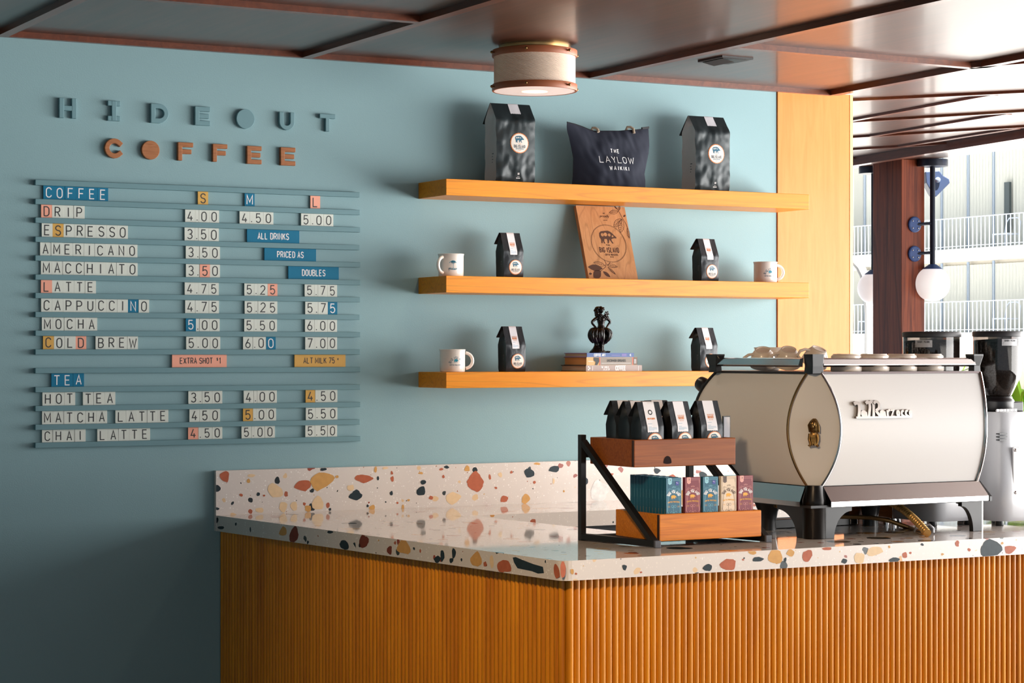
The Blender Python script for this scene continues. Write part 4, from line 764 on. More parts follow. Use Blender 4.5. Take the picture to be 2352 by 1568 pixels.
# ================================================================ display rack on the counter
ryb, ryf = -1.508, -1.842; TS = 0.019; SIDES = ((3.370, 3.428), (3.762, 3.824)); rx0, rx1 = 3.372, 3.82
RK = thing('display_rack', 'black metal tube rack holding two wooden trays on the counter', 'display rack', ((rx0 + rx1) / 2, (ryb + ryf) / 2, 1.0)); O = tuple(RK.location)
for xb_, xf_ in SIDES:
    m = MB(); m.box(xb_ - TS / 2, xb_ + TS / 2, ryb - TS / 2, ryb + TS / 2, 1.0, 1.322); m.build('upright', BLACKM, RK, O, bevel=.0012)
    m = MB(); m.beam((xb_, ryb - TS / 2, 1.0025 + TS / 2), (xf_, ryf, 1.0025 + TS / 2), TS, TS); m.build('base_rail', BLACKM, RK, O, bevel=.0012)
    m = MB(); m.beam((xb_, ryb - TS * .4, 1.300), (xf_, ryf + .012, 1.012), TS, TS, (1, 0, 0)); m.build('diagonal_brace', BLACKM, RK, O, bevel=.0012)
    m = MB(); m.box(xf_ - TS / 2 - .0012, xf_ + TS / 2 + .0012, ryf - .0045, ryf + .004, 1.0, 1.003 + TS); m.build('end_cap', GREYP, RK, O, bevel=.002)['label'] = 'grey plastic end cap'
for z in (1.262, 1.010):
    m = MB(); m.box(SIDES[0][0] + TS / 2, SIDES[1][0] - TS / 2, ryb - TS / 2, ryb + TS / 2, z - .0095, z + .006); m.build('cross_bar', BLACKM, RK, O)
def tray(name, label, x0, x1, y0, y1, z0, z1, mt):
    t = .0125; root = thing(name, label, 'tray', ((x0 + x1) / 2, (y0 + y1) / 2, z0), 0, 'wooden trays on the rack'); O = tuple(root.location)
    m = MB(); m.box(x0, x1, y0, y0 + t, z0, z1); fb_ = m.build('front_board', mt, root, O, bevel=.0025)
    m = MB(); m.box(x0, x1, y1 - t, y1, z0, z1); m.build('back_board', mt, root, O, bevel=.0025)
    for a in (x0, x1 - t):
        m = MB(); m.box(a, a + t, y0 + t, y1 - t, z0, z1); m.build('side_board', mt, root, O, bevel=.0015)
    m = MB(); m.box(x0 + t, x1 - t, y0 + t, y1 - t, z0 + .002, z0 + .010); m.build('tray_floor', ENDG, root, O)
    if mt is TRAYD:
        m = MB(); mpf = lambda u, v, d: (u, y0 - .0006 - d, v)
        c = UY(1533, 1062, y0); m.poly([(c.x + .0145 * math.cos(a), c.z + (.020 * math.sin(a) if math.sin(a) > 0 else .004 * math.sin(a))) for a in [2 * math.pi * i / 20 for i in range(20)]], mpf)
        m.build('knot', mat('dark knot', S(34, 18, 16), .6, spec=.08), fb_, O)
    m = MB(); m.box(x0 - .0004, x0 + .0004, y0 + .001, y0 + .013, z0 + .002, z1 - .002); m.build('end_grain', ENDG, fb_, O)
    return root
tyf = -1.772
u0, u1 = UY(1454, 1040, tyf), UY(1690, 1040, tyf); uzb, uzt = UY(1454, 1073.5, tyf).z, UY(1454, 1010, tyf).z
tray('wooden_tray', 'upper reddish-brown wooden tray with a dark knot, holding coffee bags', max(u0.x, 3.392), min(u1.x, 3.756), tyf, -1.5185, uzb, uzt, TRAYD)
lyf = -1.832
l0, l1 = UY(1515, 1210, lyf), UY(1749, 1210, lyf); lzt = UY(1515, 1181, lyf).z
tray('wooden_tray', 'lower honey-brown wooden tray holding upright chocolate boxes', l0.x, min(l1.x, 3.812), lyf, -1.585, 1.018, lzt, TRAYW)
# bags standing in the upper tray
uz = uzb + .0105
sm2 = make_bag('small_coffee_bag', .078, .060, .180, .108, 9.1, .003, (BAGB, BLACKP), (.006, .062, .0272), (-.0195, .019, .093, 'seal'), sidetxt=False)
bp3 = UY(1495, 1000, -1.742)
sm2.location = (bp3.x, -1.722, uz); tag(sm2, 'black coffee bag with dark seal label, front left in the upper tray', 'coffee bag', 'coffee bags in the upper tray')
dup(sm2, (bp3.x + .002, -1.648, uz + .001), .03, 'black coffee bag in upper tray, middle of the row of three at left end'); dup(sm2, (bp3.x + .004, -1.572, uz + .001), -.02, 'black coffee bag in upper tray, back of the row of three at left end')
bp5 = UY(1563, 1000, -1.742); bp6 = UY(1634, 1000, -1.742)
sm3 = make_bag('small_coffee_bag', .078, .060, .180, .108, 2.6, .003, (BAGB, BLACKP), (.006, .062, .0272), (-.0195, .019, .093, 'hawaii'), sidetxt=False)
sm3.location = (bp5.x, -1.722, uz); sm3.rotation_euler = (0, 0, .06); tag(sm3, 'black coffee bag with orange lettering, front middle of the upper tray', 'coffee bag', 'coffee bags in the upper tray')
dup(sm3, (bp5.x + .004, -1.60, uz + .001), 0, 'black coffee bag in upper tray, behind the front middle bag')
dup(sm3, (bp6.x, -1.715, uz + .001), .02, 'black coffee bag with orange lettering, right end of upper tray')
# card at the right end of the tray
cp = UY(1668, 1000, -1.66); m = MB(); m.box(cp.x - .012, cp.x + .014, -1.662, -1.656, uz, UY(1668, 955, -1.66).z, 0); m.box(cp.x - .010, cp.x + .0115, -1.6628, -1.6618, uz + .01, UY(1668, 957.5, -1.66).z, 1)
tag(m.build('price_card', [BLACKP, PAPER], origin=(cp.x, -1.66, uz)), 'white card in a black frame at right end of the upper tray', 'card')
# chocolate boxes
def choc(name, col, dark, line, txt, badge, bnum, sticker, label):
    w, d, h = .0535, .0142, CHH; root = bpy.data.objects.new(name, None); COL.objects.link(root); tag(root, label, 'box', 'chocolate boxes in the lower tray')
    m = MB(); m.box(-w / 2, w / 2, -d / 2, d / 2, 0, h, 0)
    mp = lambda u, v, dd: (u, -d / 2 - .0003 - dd, h * .19 + v * .81); e = 0
    Lw = .00035
    m.strip([(-w * .44, .002), (-w * .44, h * .975), (w * .44, h * .975), (w * .44, .002)], Lw, mp, 1); m.strip([(-w * .30, h * .945), (w * .41, h * .945), (w * .41, h * .88)], Lw, mp, 1)
    m.strip([(-w * .42, h * .30), (-w * .36, h * .48)] + A(0, h * .59, w * .36, h * .14, 160, 20, 12) + [(w * .36, h * .48), (w * .42, h * .30), (0, h * .085), (-w * .42, h * .30)], .0005, mp, 1)
    m.text('BIG ISLAND', 0, h * .685, h * .056, mp, 2, .2, .56, .18, 'c', 0, None, w * .29)
    m.poly([(u * w * .36, h * .595 + v * h * .115) for u, v in PIG], mp, 3)
    m.text('COFFEE ROASTERS', 0, h * .485, h * .026, mp, 3, .22, .7, .24, 'c', 0, None, w * 1.3)
    for sg in (-1, 1):
        for k in (0, 1): m.strip([(sg * w * .23, h * (.385 + .02 * k)), (sg * w * .40, h * (.385 + .02 * k))], Lw, mp, 3)
        m.disc(sg * w * .3, h * .765, w * .06, mp, 1, 0, 16, 1, 0, w * .048); m.disc(sg * w * .34, h * .74, w * .05, mp, 1, 0, 16, 1, 0, w * .04)
        m.strip([(sg * w * .12, h * .37)] + A(sg * w * .08, h * .40, w * .07, h * .028, 0, 300, 8), Lw, mp, 1)
        m.strip([(sg * w * .05, h * .26), (sg * w * .14, h * .30), (sg * w * .24, h * .265), (sg * w * .12, h * .262)], Lw, mp, 1)
        m.strip([(sg * w * .40, h * .22), (sg * w * .2, h * .12), (sg * w * .3, h * .06), (sg * w * .42, h * .1)], Lw, mp, 1)
    for k in range(5): a = math.radians(50 + 20 * k); m.strip([(w * .10 * math.cos(a), h * .765 + w * .1 * math.sin(a)), (w * .2 * math.cos(a), h * .765 + w * .2 * math.sin(a))], Lw * 1.3, mp, 1)
    m.strip(A(0, h * .775, w * .2, h * .02, 180, 360, 8), Lw, mp, 1)
    m.poly([(0, h * .27), (w * .20, h * .175), (0, h * .10), (-w * .20, h * .175)], mp, 4); m.strip([(-w * .24, h * .17), (0, h * .28), (w * .24, h * .17)], .0006, mp, 1)
    m.strip([(0, h * .1), (0, h * .30), (-w * .03, h * .34), (.0, h * .40)], Lw, mp, 1)
    m.poly([(-w * .38, h), (-w * .14, h), (-w * .14, h * .88), (-w * .26, h * .855), (-w * .38, h * .88)], mp, 5, .0002); m.text(bnum, -w * .26, h * .935, h * .04, mp, 6, .2, .9, .2, 'c', .0004)
    m.strip([(-w * .33, h * .905), (-w * .19, h * .905)], Lw, mp, 6, None, False, .0004)
    if sticker: m.poly([(w * .10, h * .855), (w * .30, h * .835), (w * .33, h * .915), (w * .13, h * .93)], mp, 7, .0004); m.strip([(w * .14, h * .9), (w * .27, h * .885)], .0006, mp, 8, None, False, .0006)
    sp = lambda u, v, dd: (-w / 2 - .0003 - dd, -u, v)
    for i in range(22): m.add([sp(-.0009, .006 + i * .0035, 0), sp(.0006, .006 + i * .0035, 0), sp(.0006, .0075 + i * .0035, 0), sp(-.0009, .0075 + i * .0035, 0)], [(0, 1, 2, 3)], 3)
    m.strip([(0, h * .63), (0, h * .78)], .0003, sp, 1)
    m.build('carton', [col, line, txt, mat('gold print', S(228, 166, 48), .45), dark, badge, BLACKI, mat('violet sticker', S(52, 58, 150), .4), WHITEI], root, bevel=None)
    return root
CTL, CMR, CCR = mat('teal carton', S(24, 92, 118), .45), mat('maroon carton', S(122, 42, 56), .45), mat('cream carton', S(222, 202, 176), .5)
LTL, LMR, LCR = mat('light teal line', S(130, 196, 214), .5), mat('rose line', S(224, 160, 150), .5), mat('brown line', S(96, 76, 66), .5)
cz = 1.0285; cfy = -1.806; CHH = UY(1544, 1097, cfy).z - cz
teal = choc('chocolate_box', CTL, mat('deep teal', S(16, 62, 84), .5), LTL, WHITEI, mat('sky badge', S(150, 206, 222), .5), '3', True, 'teal chocolate box, front of the long teal row at left end of lower tray')
p = UY(1544, 1140, cfy); teal.location = (p.x + .001, cfy, cz); TX = p.x + .001
for k in range(1, 12):
    dup(teal, (TX - .0002 * k, cfy + .0166 * k, cz + (.0012 if k % 2 else 0)), 0, f'teal chocolate box in the left row of lower tray, {ORD[k] if k < 10 else ("eleventh" if k == 10 else "twelfth")} from the front')
mar = choc('chocolate_box', CMR, mat('deep maroon', S(88, 28, 42), .5), LMR, WHITEI, mat('pink badge', S(236, 170, 158), .5), '3', False, 'maroon chocolate box between two teal boxes in lower tray')
mar.location = (UY(1590, 1140, cfy).x, cfy + .004, cz); mar.rotation_euler = (0, 0, -.02)
dup(teal, (UY(1630, 1140, cfy).x, cfy + .002, cz), -.02, 'teal chocolate box between the maroon and cream boxes in lower tray')
cre = choc('chocolate_box', CCR, mat('pale cream', S(236, 224, 206), .5), LCR, LCR, mat('brown badge', S(92, 74, 66), .5), '2', False, 'cream chocolate box between teal and maroon boxes in lower tray')
cre.location = (UY(1671, 1140, cfy).x, cfy, cz); cre.rotation_euler = (0, 0, -.03)
dup(mar, (UY(1710.5, 1140, cfy).x, cfy + .002, cz), -.02, 'maroon chocolate box at right end of lower tray beside the cream box')

# ================================================================ espresso machine
EM = thing('espresso_machine', 'large white espresso machine with bulging panels, steel trim and black feet', 'espresso machine', (4.36, -1.62, 1.0)); O = tuple(EM.location)
zb_, zt_ = 1.162, 1.508; zm_ = (zb_ + zt_) / 2; hz = (zt_ - zb_) / 2; NB = 24
def bul(t): return 0.042 * (1 - t * t)
XR = 4.668
def RXt(t): return XR - 0.012 * (1 - t * t) - 0.014 * max(0, -t) ** 2
def YRt(t): return -1.3675 + 0.0725 * t + 0.13 * (1 - t * t) * min(1, 1 + t)
ts = [-1 + 2 * i / NB for i in range(NB + 1)]
lp = [(4.009 - bul(t), -1.787 + bul(t)) for t in ts]; bp = [(4.041 + bul(t), -1.819 - bul(t)) for t in ts]
zz = [zm_ + hz * t for t in ts]
m = MB(); m.loft([[(lp[i][0], YRt(t) + (lp[i][1] - YRt(t)) * k / 8, zz[i]) for k in range(9)] for i, t in enumerate(ts)], 0, True, closed=False)
m.loft([[(lp[i][0] + .012, YRt(t) + (lp[i][1] - YRt(t)) * k / 8, zz[i]) for k in range(9)][::-1] for i, t in enumerate(ts)], 0, True, closed=False); m.build('side_panel', PEARL, EM, O)
m = MB(); m.loft([[(bp[i][0] + (RXt(t) - bp[i][0]) * k / 8, bp[i][1], zz[i]) for k in range(9)] for i, t in enumerate(ts)], 0, True, closed=False); m.build('back_panel', PEARL, EM, O)
m = MB(); m.loft([[(lp[i][0] + .002 + (bp[i][0] - lp[i][0]) * k / 6, lp[i][1] - .0 + (bp[i][1] - lp[i][1]) * k / 6 + .002, zz[i]) for k in range(7)] for i in range(NB + 1)], 0, True, closed=False)
m.build('corner_panel', PEARL, EM, O)
m = MB(); m.loft([[(RXt(t), bp[i][1] + (YRt(t) - bp[i][1]) * k / 6, zz[i]) for k in range(7)] for i, t in enumerate(ts)], 0, True, closed=False); m.build('side_panel', PEARL, EM, O)
for edge in (lp, bp):
    m = MB(); m.tube([(edge[i][0] - .0022, edge[i][1] - .0022, zz[i]) for i in range(NB + 1)], .0038, 8); m.build('edge_trim', CHROME if edge is bp else BRASS, EM, O)
m = MB(); m.tube([(RXt(t) + .002, bp[i][1] - .001, zz[i]) for i, t in enumerate(ts)], .006, 8); m.build('edge_trim', CHROME, EM, O)
m = MB(); m.tube([(lp[i][0] - .001, YRt(t) + .001, zz[i]) for i, t in enumerate(ts)], .0055, 8); m.build('edge_trim', BLACKP, EM, O)
m = MB(); m.box(4.03, 4.64, -1.79, -1.45, 1.10, 1.505); m.box(4.03, 4.64, -1.46, -1.32, 1.26, 1.505); m.build('core', BLACKM, EM, O)
m = MB(); m.prism([(4.005, -1.292), (4.005, -1.789), (4.04, -1.823), (4.672, -1.823), (4.672, -1.292)], 1.506, 1.513); m.build('cup_tray', mat('dark tray steel', S(70, 62, 62), .4, .8), EM, O, bevel=.001)
# steel skirt
def skirt(pts_top, pts_mid, pts_bot):
    m = MB(); m.loft([pts_top, pts_mid], 0, False, closed=False); m.loft([pts_mid, pts_bot], 1, False, closed=False); m.loft([pts_bot, [(x, y + .02, z) for x, y, z in pts_bot]], 1, False, closed=False)
    return m.build('steel_skirt', [BRUSH, CHROME], EM, O)
skirt([(4.045, -1.823, 1.160), (4.664, -1.823, 1.160)], [(4.055, -1.850, 1.114), (4.682, -1.850, 1.114)], [(4.055, -1.850, 1.099), (4.682, -1.850, 1.099)])
skirt([(4.003, -1.44, 1.160), (4.003, -1.785, 1.160)], [(3.976, -1.43, 1.114), (3.976, -1.795, 1.114)], [(3.976, -1.43, 1.099), (3.976, -1.795, 1.099)])
m = MB(); m.box(3.985, 4.67, -1.84, -1.42, 1.096, 1.104); m.build('underside', BLACKM, EM, O)
m = MB(); m.loft([[(4.667, -1.82, 1.16), (4.667, -1.45, 1.16), (4.672, -1.45, 1.16), (4.672, -1.82, 1.16)], [(4.683, -1.853, 1.112), (4.683, -1.45, 1.112), (4.692, -1.45, 1.112), (4.692, -1.853, 1.112)], [(4.683, -1.853, 1.097), (4.683, -1.45, 1.097), (4.692, -1.45, 1.097), (4.692, -1.853, 1.097)]], 0, False, True, True); m.build('skirt_end', BLACKP, EM, O)
# near corner column and feet
cx_, cy_ = 4.028, -1.800
m = MB(); m.lathe([(.0355, 1.0), (.0365, 1.004), (.0365, 1.098), (.0375, 1.1), (.0375, 1.118), (.029, 1.152), (.027, 1.164)], (cx_, cy_, 0), 32); m.build('corner_column', mat('satin black metal', S(22, 19, 17), .3, .6), EM, O)
def wing(c, ax, L, name='foot'):
    ax = Vector(ax); n = Vector((-ax.y, ax.x, 0)); P = [(0, 0), (.038, 0)] + [(.038 + (L - .038) * (1 - math.cos(a)), .082 * math.sin(a)) for a in [math.radians(90 * i / 10) for i in range(1, 11)]] + [(L, .098), (0, .098)]
    m = MB(); A_ = [Vector((c[0], c[1], 1.0)) + ax * u + n * .009 + Vector((0, 0, v)) for u, v in P]; B_ = [p - n * .018 for p in A_]; k = len(P)
    m.add(A_ + B_, [list(range(k)), list(range(k, 2 * k))[::-1]] + [(i, k + i, k + (i + 1) % k, (i + 1) % k) for i in range(k)]); return m.build(name, BLACKP, EM, O, bevel=.001)
wing((cx_ + .018, cy_ - .018), (1, 0, 0), .105); wing((cx_ - .018, cy_ + .018), (0, 1, 0), .14)
wing((4.668, -1.825), (-1, 0, 0), .085); wing((4.668, -1.825), (0, 1, 0), .11)
m = MB(); m.box(4.667, 4.671, -1.834, -1.80, 1.0, 1.10); m.build('foot_trim', CHROME, EM, O)
for x, y in ((4.50, -1.475), (4.09, -1.47)):
    m = MB(); m.lathe([(.026, 1.0), (.026, 1.03), (.032, 1.06), (.048, 1.098)], (x, y, 0), 24); m.build('foot', BLACKP, EM, O)
# top gallery rail
def post(x, y, wx, wy, flare):
    m = MB(); m.loft([[(x - wx, y - wy, 1.508), (x + wx, y - wy, 1.508), (x + wx, y + wy, 1.508), (x - wx, y + wy, 1.508)], [(x - wx * .92, y - wy * .92, 1.53), (x + wx * .92, y - wy * .92, 1.53), (x + wx * .92, y + wy * .92, 1.53), (x - wx * .92, y + wy * .92, 1.53)], [(x - wx * flare, y - wy * flare, 1.562), (x + wx * flare, y - wy * flare, 1.562), (x + wx * flare, y + wy * flare, 1.562), (x - wx * flare, y + wy * flare, 1.562)], [(x - wx * flare, y - wy * flare, 1.567), (x + wx * flare, y - wy * flare, 1.567), (x + wx * flare, y + wy * flare, 1.567), (x - wx * flare, y + wy * flare, 1.567)]], 0, False, True, True)
    return m.build('rail_post', BLACKP, EM, O, bevel=.0015)
post(4.026, -1.80, .022, .022, 1.02); post(4.662, -1.803, .014, .014, 1.45); post(3.992, -1.312, .012, .022, 1.4); post(4.655, -1.315, .014, .014, 1.4)
m = MB(); m.loft([[(x, -1.806, 1.527), (x, -1.822, 1.533), (x, -1.815, 1.553), (x, -1.803, 1.556)] for x in (4.048, 4.652)], 0, False, True, True); m.build('gallery_rail', CHROME, EM, O, bevel=.002)
m = MB(); m.loft([[(3.998, y, 1.527), (3.982, y, 1.533), (3.989, y, 1.553), (4.001, y, 1.556)] for y in (-1.33, -1.78)], 0, False, True, True); m.build('gallery_rail', CHROME, EM, O, bevel=.002)
# steam knob, drip tray lip, right hand bracket
m = MB(); m.lathe([(.012, 0), (.022, .006), (.026, .02), (.024, .04), (.014, .046)], UX(1624, 890, 4.035) , 20, 0, True, Matrix.Rotation(math.radians(-70), 3, 'X')); m.build('steam_knob', BLACKP, EM, O)
m = MB(); m.box(3.985, 4.64, -1.44, -1.26, 1.158, 1.168); m.box(3.985, 4.64, -1.44, -1.27, 1.14, 1.158, 1); m.build('drip_tray', [CHROME, BLACKP], EM, O, bevel=.002)
m = MB(); m.sphere((4.668, -1.845, 1.385), .008, 12); m.sphere((4.668, -1.846, 1.352), .008, 12); m.tube([(4.668, -1.843, 1.35), (4.667, -1.850, 1.33), (4.660, -1.852, 1.30)], .005, 8); m.build('side_bolt', CHROME, EM, O)
# maker's lettering on the back panel
ly = -1.8595
def lmp(u, v, d): return (u, -1.819 - bul((v - zm_) / hz) - d, v)
g0 = UY(1958, 960, ly); g1 = UY(2092, 955, ly); gw = g1.x - g0.x; bz_ = UY(1962, 961, ly).z
m = MB(); D3 = .010
def X(cu, cv): p = UY(1880 + cu / 4.355, 880 + cv / 4.355, ly); return (p.x, p.z)
def smooth(P, n=6):
    P = [Vector(p) for p in P]; Q = [P[0] * 2 - P[1]] + P + [P[-1] * 2 - P[-2]]; out = []
    for i in range(1, len(Q) - 2):
        for k in range(n):
            t = k / n; out.append(tuple(0.5 * ((2 * Q[i]) + (Q[i + 1] - Q[i - 1]) * t + (2 * Q[i - 1] - 5 * Q[i] + 4 * Q[i + 1] - Q[i + 2]) * t * t + (3 * Q[i] - Q[i - 1] - 3 * Q[i + 1] + Q[i + 2]) * t ** 3)))
    return out + [tuple(P[-1])]
q_ = lambda k: k / 4.355 * .00175
for k_, (pl, w_) in enumerate((([(352, 208), (372, 196), (394, 202), (400, 225), (395, 280), (384, 338)], 13), ([(360, 341), (640, 338), (918, 333)], 8), ([(410, 196), (396, 205)], 9),
        ([(472, 202), (490, 188), (506, 200), (508, 235), (498, 285), (488, 334)], 12), ([(508, 200), (528, 184), (545, 198), (543, 260), (536, 334)], 12), ([(548, 200), (575, 182), (598, 204), (590, 250), (560, 272)], 11), ([(562, 270), (580, 300), (606, 334)], 12),
        ([(676, 268), (678, 334)], 9), ([(682, 285), (694, 268), (708, 268)], 8), ([(712, 268), (742, 268), (716, 332), (748, 332)], 7),
        ([(838, 270), (818, 285), (818, 315), (842, 330)], 9), ([(880, 268), (860, 283), (860, 313), (884, 330)], 9))):
    m.strip([X(*p) for p in (pl if len(pl) in (2, 4) and pl[0][1] == pl[1][1] else smooth(pl))], q_(w_), lmp, 0, D3 - .0004 * (k_ % 5))
for k_, (u, v, rx_, ry_, wd_) in enumerate(((438, 302, 15, 16, 13), (626, 298, 14, 17, 12), (784, 299, 11, 22, 9), (908, 298, 9, 22, 8))):
    m.strip([X(u + rx_ * math.cos(a), v + ry_ * math.sin(a)) for a in [2 * math.pi * i / 20 for i in range(20)]], q_(wd_), lmp, 0, D3 - .0007 - .0003 * k_, True)
for (a, b) in (((462, 285), (466, 334)), ((648, 280), (654, 334))): m.strip([X(*a), X(*b)], q_(9), lmp, 0, D3 - .0011)
m.build('script_logo', mat('satin nickel', S(136, 128, 122), .34, .85), EM, O)
# lion emblem on the corner panel
ex = Vector((.7071, -.7071, 0)); en = Vector((-.7071, -.7071, 0)); ec = Vector((4.0245, -1.803, 0)) + en * .001
emp = lambda u, z, d: Vector((ec.x, ec.y, z)) + ex * u + en * d
m = MB(); zl0, zl1 = 1.283, 1.372
def ball(u, z, r, su=1, sz=1, sd=.6, d=.004): m.sphere(emp(u, z, d), r, 10, 0, (su * .8 + .1, su * .8 + .1, sz))
ball(0, 1.349, .016, 1, 1.25); ball(-.002, 1.352, .0105, 1, 1.1, .6, .014); ball(-.003, 1.345, .006, 1, 1, .6, .020); ball(.001, 1.342, .0165, 1, 1.75, .6, .001)
for k in range(9):
    a = -1.15 + 2.3 * k / 8; m.tube([emp(.010 * math.sin(a), 1.357 + .008 * math.cos(a), .010), emp(.017 * math.sin(a), 1.345 + .010 * math.cos(a), .011), emp(.0165 * math.sin(a) + .002, 1.325 + .006 * math.cos(a), .009)], [.0028, .0032, .0018], 6)
for s_ in (-1, 1): ball(s_ * .0045 - .002, 1.354, .0022, 1, 1, .6, .0235)
ball(-.002, 1.3485, .0028, 1.2, .8, .6, .0262)
ball(0, 1.318, .013, 1, 1.3); ball(.002, 1.303, .013, 1, 1.2)
for s_ in (-1, 1): m.tube([emp(s_ * .011, 1.322, .006), emp(s_ * .013, 1.306, .010), emp(s_ * .009, 1.290, .010), emp(s_ * .014, 1.284, .012)], [.006, .005, .0045, .005], 8); m.tube([emp(s_ * .004, 1.326, .010), emp(s_ * .004, 1.300, .014), emp(s_ * .004, 1.287, .014)], [.004, .0035, .004], 8)
m.poly([(-.008, 1.320), (.008, 1.320), (.007, 1.300), (0, 1.290), (-.007, 1.300)], emp, 0, .0175)
m.build('lion_emblem', BRONZE, EM, O, sharp=60)
# ---------------------------------------------------------------- cups on the machine
def make_cup(label, style):
    root = bpy.data.objects.new('coffee_cup', None); COL.objects.link(root); tag(root, label, 'cup', 'cups on top of the espresso machine'); m = MB()
    if style == 'straight': prof = [(.047, 0), (.0485, .003), (.048, .03), (.047, .048), (.041, .0525), (.0405, .0535), (.040, .0545), (.034, .0545), (.033, .0525), (.001, .052)]
    else: prof = [(.050, 0), (.051, .003), (.047, .022), (.040, .045), (.031, .058), (.0285, .060), (.0285, .064), (.024, .064), (.023, .061), (.001, .0605)]
    m.lathe(prof, n=36, cap1=False); m.lathe([(.0475 if style == 'straight' else .0485, .0005), (.040, .03), (.025, .052), (.001, .053)][:2] + [(.025, .049), (.001, .050)], n=36, cap0=False)
    m.build('bowl', CERAM, root)
    m = MB(); P = [(-.044, 0, .012), (-.062, 0, .010), (-.078, 0, .022), (-.074, 0, .040), (-.056, 0, .050), (-.036, 0, .050)]
    m.tube(P, [.005, .0055, .006, .006, .0055, .005], 10); m.build('handle', CERAM, root); return root
tz = 1.5135
cA = make_cup('first cream cup from the left, upside down and tilted on espresso machine', 'round')
cA.scale = (.86, .86, .86); cA.location = (4.085, UX(1752, 830, 4.085).y, tz + .019); cA.rotation_euler = (math.radians(24), math.radians(-8), math.radians(-18))
dup(cA, (4.13, UX(1808, 830, 4.13).y, tz + .0205), 0, 'second cream cup from the left, upside down and tilted on espresso machine').rotation_euler = (math.radians(26), math.radians(-6), math.radians(-12))
r_ = dup(cA, (4.135, -1.80 + .03, tz + .024), 0, 'tilted upside-down cream cup just behind the corner post of espresso machine'); r_.location = (4.185, UX(1868, 830, 4.185).y, tz + .022); r_.rotation_euler = (math.radians(24), math.radians(10), math.radians(-5))
m = MB(); m.lathe([(.024, 0), (.028, .002), (.044, .036), (.054, .073), (.0555, .076), (.053, .076), (.041, .040), (.001, .008)], n=36, cap1=False)
o = m.build('ceramic_bowl', CERAM); o.location = (4.175, UX(1770, 815, 4.175).y, tz); tag(o, 'white open bowl standing behind the tilted cups on espresso machine', 'bowl')
cS = make_cup('first of four straight upside-down cups along the back rail, nearest the corner', 'straight')
yc = -1.755
for i, px in enumerate((1957, 2021, 2085, 2147)):
    loc = (UY(px, 830, yc - .03).x, yc, tz)
    if i == 0: cS.location = loc; cS.rotation_euler = (0, 0, math.radians(-100))
    else: dup(cS, loc, math.radians(-100 + 8 * i), ('', 'second of four straight upside-down cups along the back rail of espresso machine', 'third of four straight upside-down cups along the back rail of espresso machine', 'last of four straight upside-down cups, nearest the black coffee hoppers')[i])
# ---------------------------------------------------------------- hoses and odds and ends under the machine
pa = UY(2040, 1150, -1.60); pb = UZ(2130, 1224, 1.012)
m = MB(); P = [pa + (pb - pa) * t + Vector((0, 0, .012 * math.sin(math.pi * t))) for t in [i / 96 for i in range(97)]]; m.tube(P, [.0128 if i % 4 < 2 else .0092 for i in range(97)], 12)
for i in range(96 * 12): m.m[i] = 1 if (i // 12) % 4 == 2 else 0
o = m.build('ribbed_hose', [mat('gold braid', S(176, 138, 78), .4, .6), mat('dark groove', S(40, 28, 16), .6)], origin=tuple(pb)); tag(o, 'thick ribbed gold hose running down under the espresso machine', 'hose')
m = MB(); m.tube([UY(1780, 1160, -1.55), UY(1850, 1178, -1.55), UY(1930, 1186, -1.55), UY(2000, 1188, -1.57), UY(2045, 1196, -1.6), UY(2090, 1213, -1.64), UZ(2120, 1224, 1.008)], .0075, 10)
o = m.build('braided_hose', BRASS, origin=tuple(UZ(2120, 1224, 1.0))); tag(o, 'thin brass hose curving over the counter under espresso machine', 'hose')
m = MB(); m.box(4.14, 4.47, -1.437, -1.425, 1.0, 1.030, 0); m.box(4.445, 4.476, -1.439, -1.424, 1.002, 1.028, 1)
tag(m.build('black_bar', [BLACKP, CHROME], origin=(4.3, -1.43, 1.0), bevel=.002), 'long black bar with a steel end on the counter behind espresso machine', 'bar')
m = MB(); m.box(4.62, 4.74, -1.438, -1.425, 1.02, 1.09); m.box(4.60, 4.75, -1.44, -1.422, 1.0, 1.02)
q0, q1 = UY(1945, 1180, -1.436), UY(2060, 1180, -1.436)
m = MB(); m.box(q0.x + .02, q1.x - .01, -1.4235, -1.4205, 1.0, 1.085); m.box(q0.x, q0.x + .019, -1.4235, -1.4205, 1.0, 1.085, 1)
tag(m.build('wooden_knock_box', [TRAYD, ENDG], origin=(q0.x, -1.42, 1.0)), 'reddish wooden board standing behind the feet of espresso machine', 'board')
m = MB()
for i, px in enumerate((2112, 2128)):
    c = UZ(px, 1222, 1.006); m.tube([c + Vector((-.012, .01, 0)), c + Vector((-.008, .004, .022)), c + Vector((.012, .0, .024)), c + Vector((.024, -.004, .012)), c + Vector((.022, -.006, -.0015))], .004, 8)
tag(m.build('metal_clip', mat('grey clip', S(150, 150, 152), .3, .8), origin=tuple(UZ(2120, 1222, 1.0))), 'small grey metal clip on the counter beside the ribbed hose', 'clip')
m = MB()
for i, px in enumerate((2036, 2052)): m.lathe([(.010, 0), (.010, .02), (.008, .022)], UZ(px, 1204, 1.0), 16)
tag(m.build('steel_cap', CHROME, origin=tuple(UZ(2044, 1204, 1.0))), 'small steel caps on the counter behind the rear foot of espresso machine', 'cap')

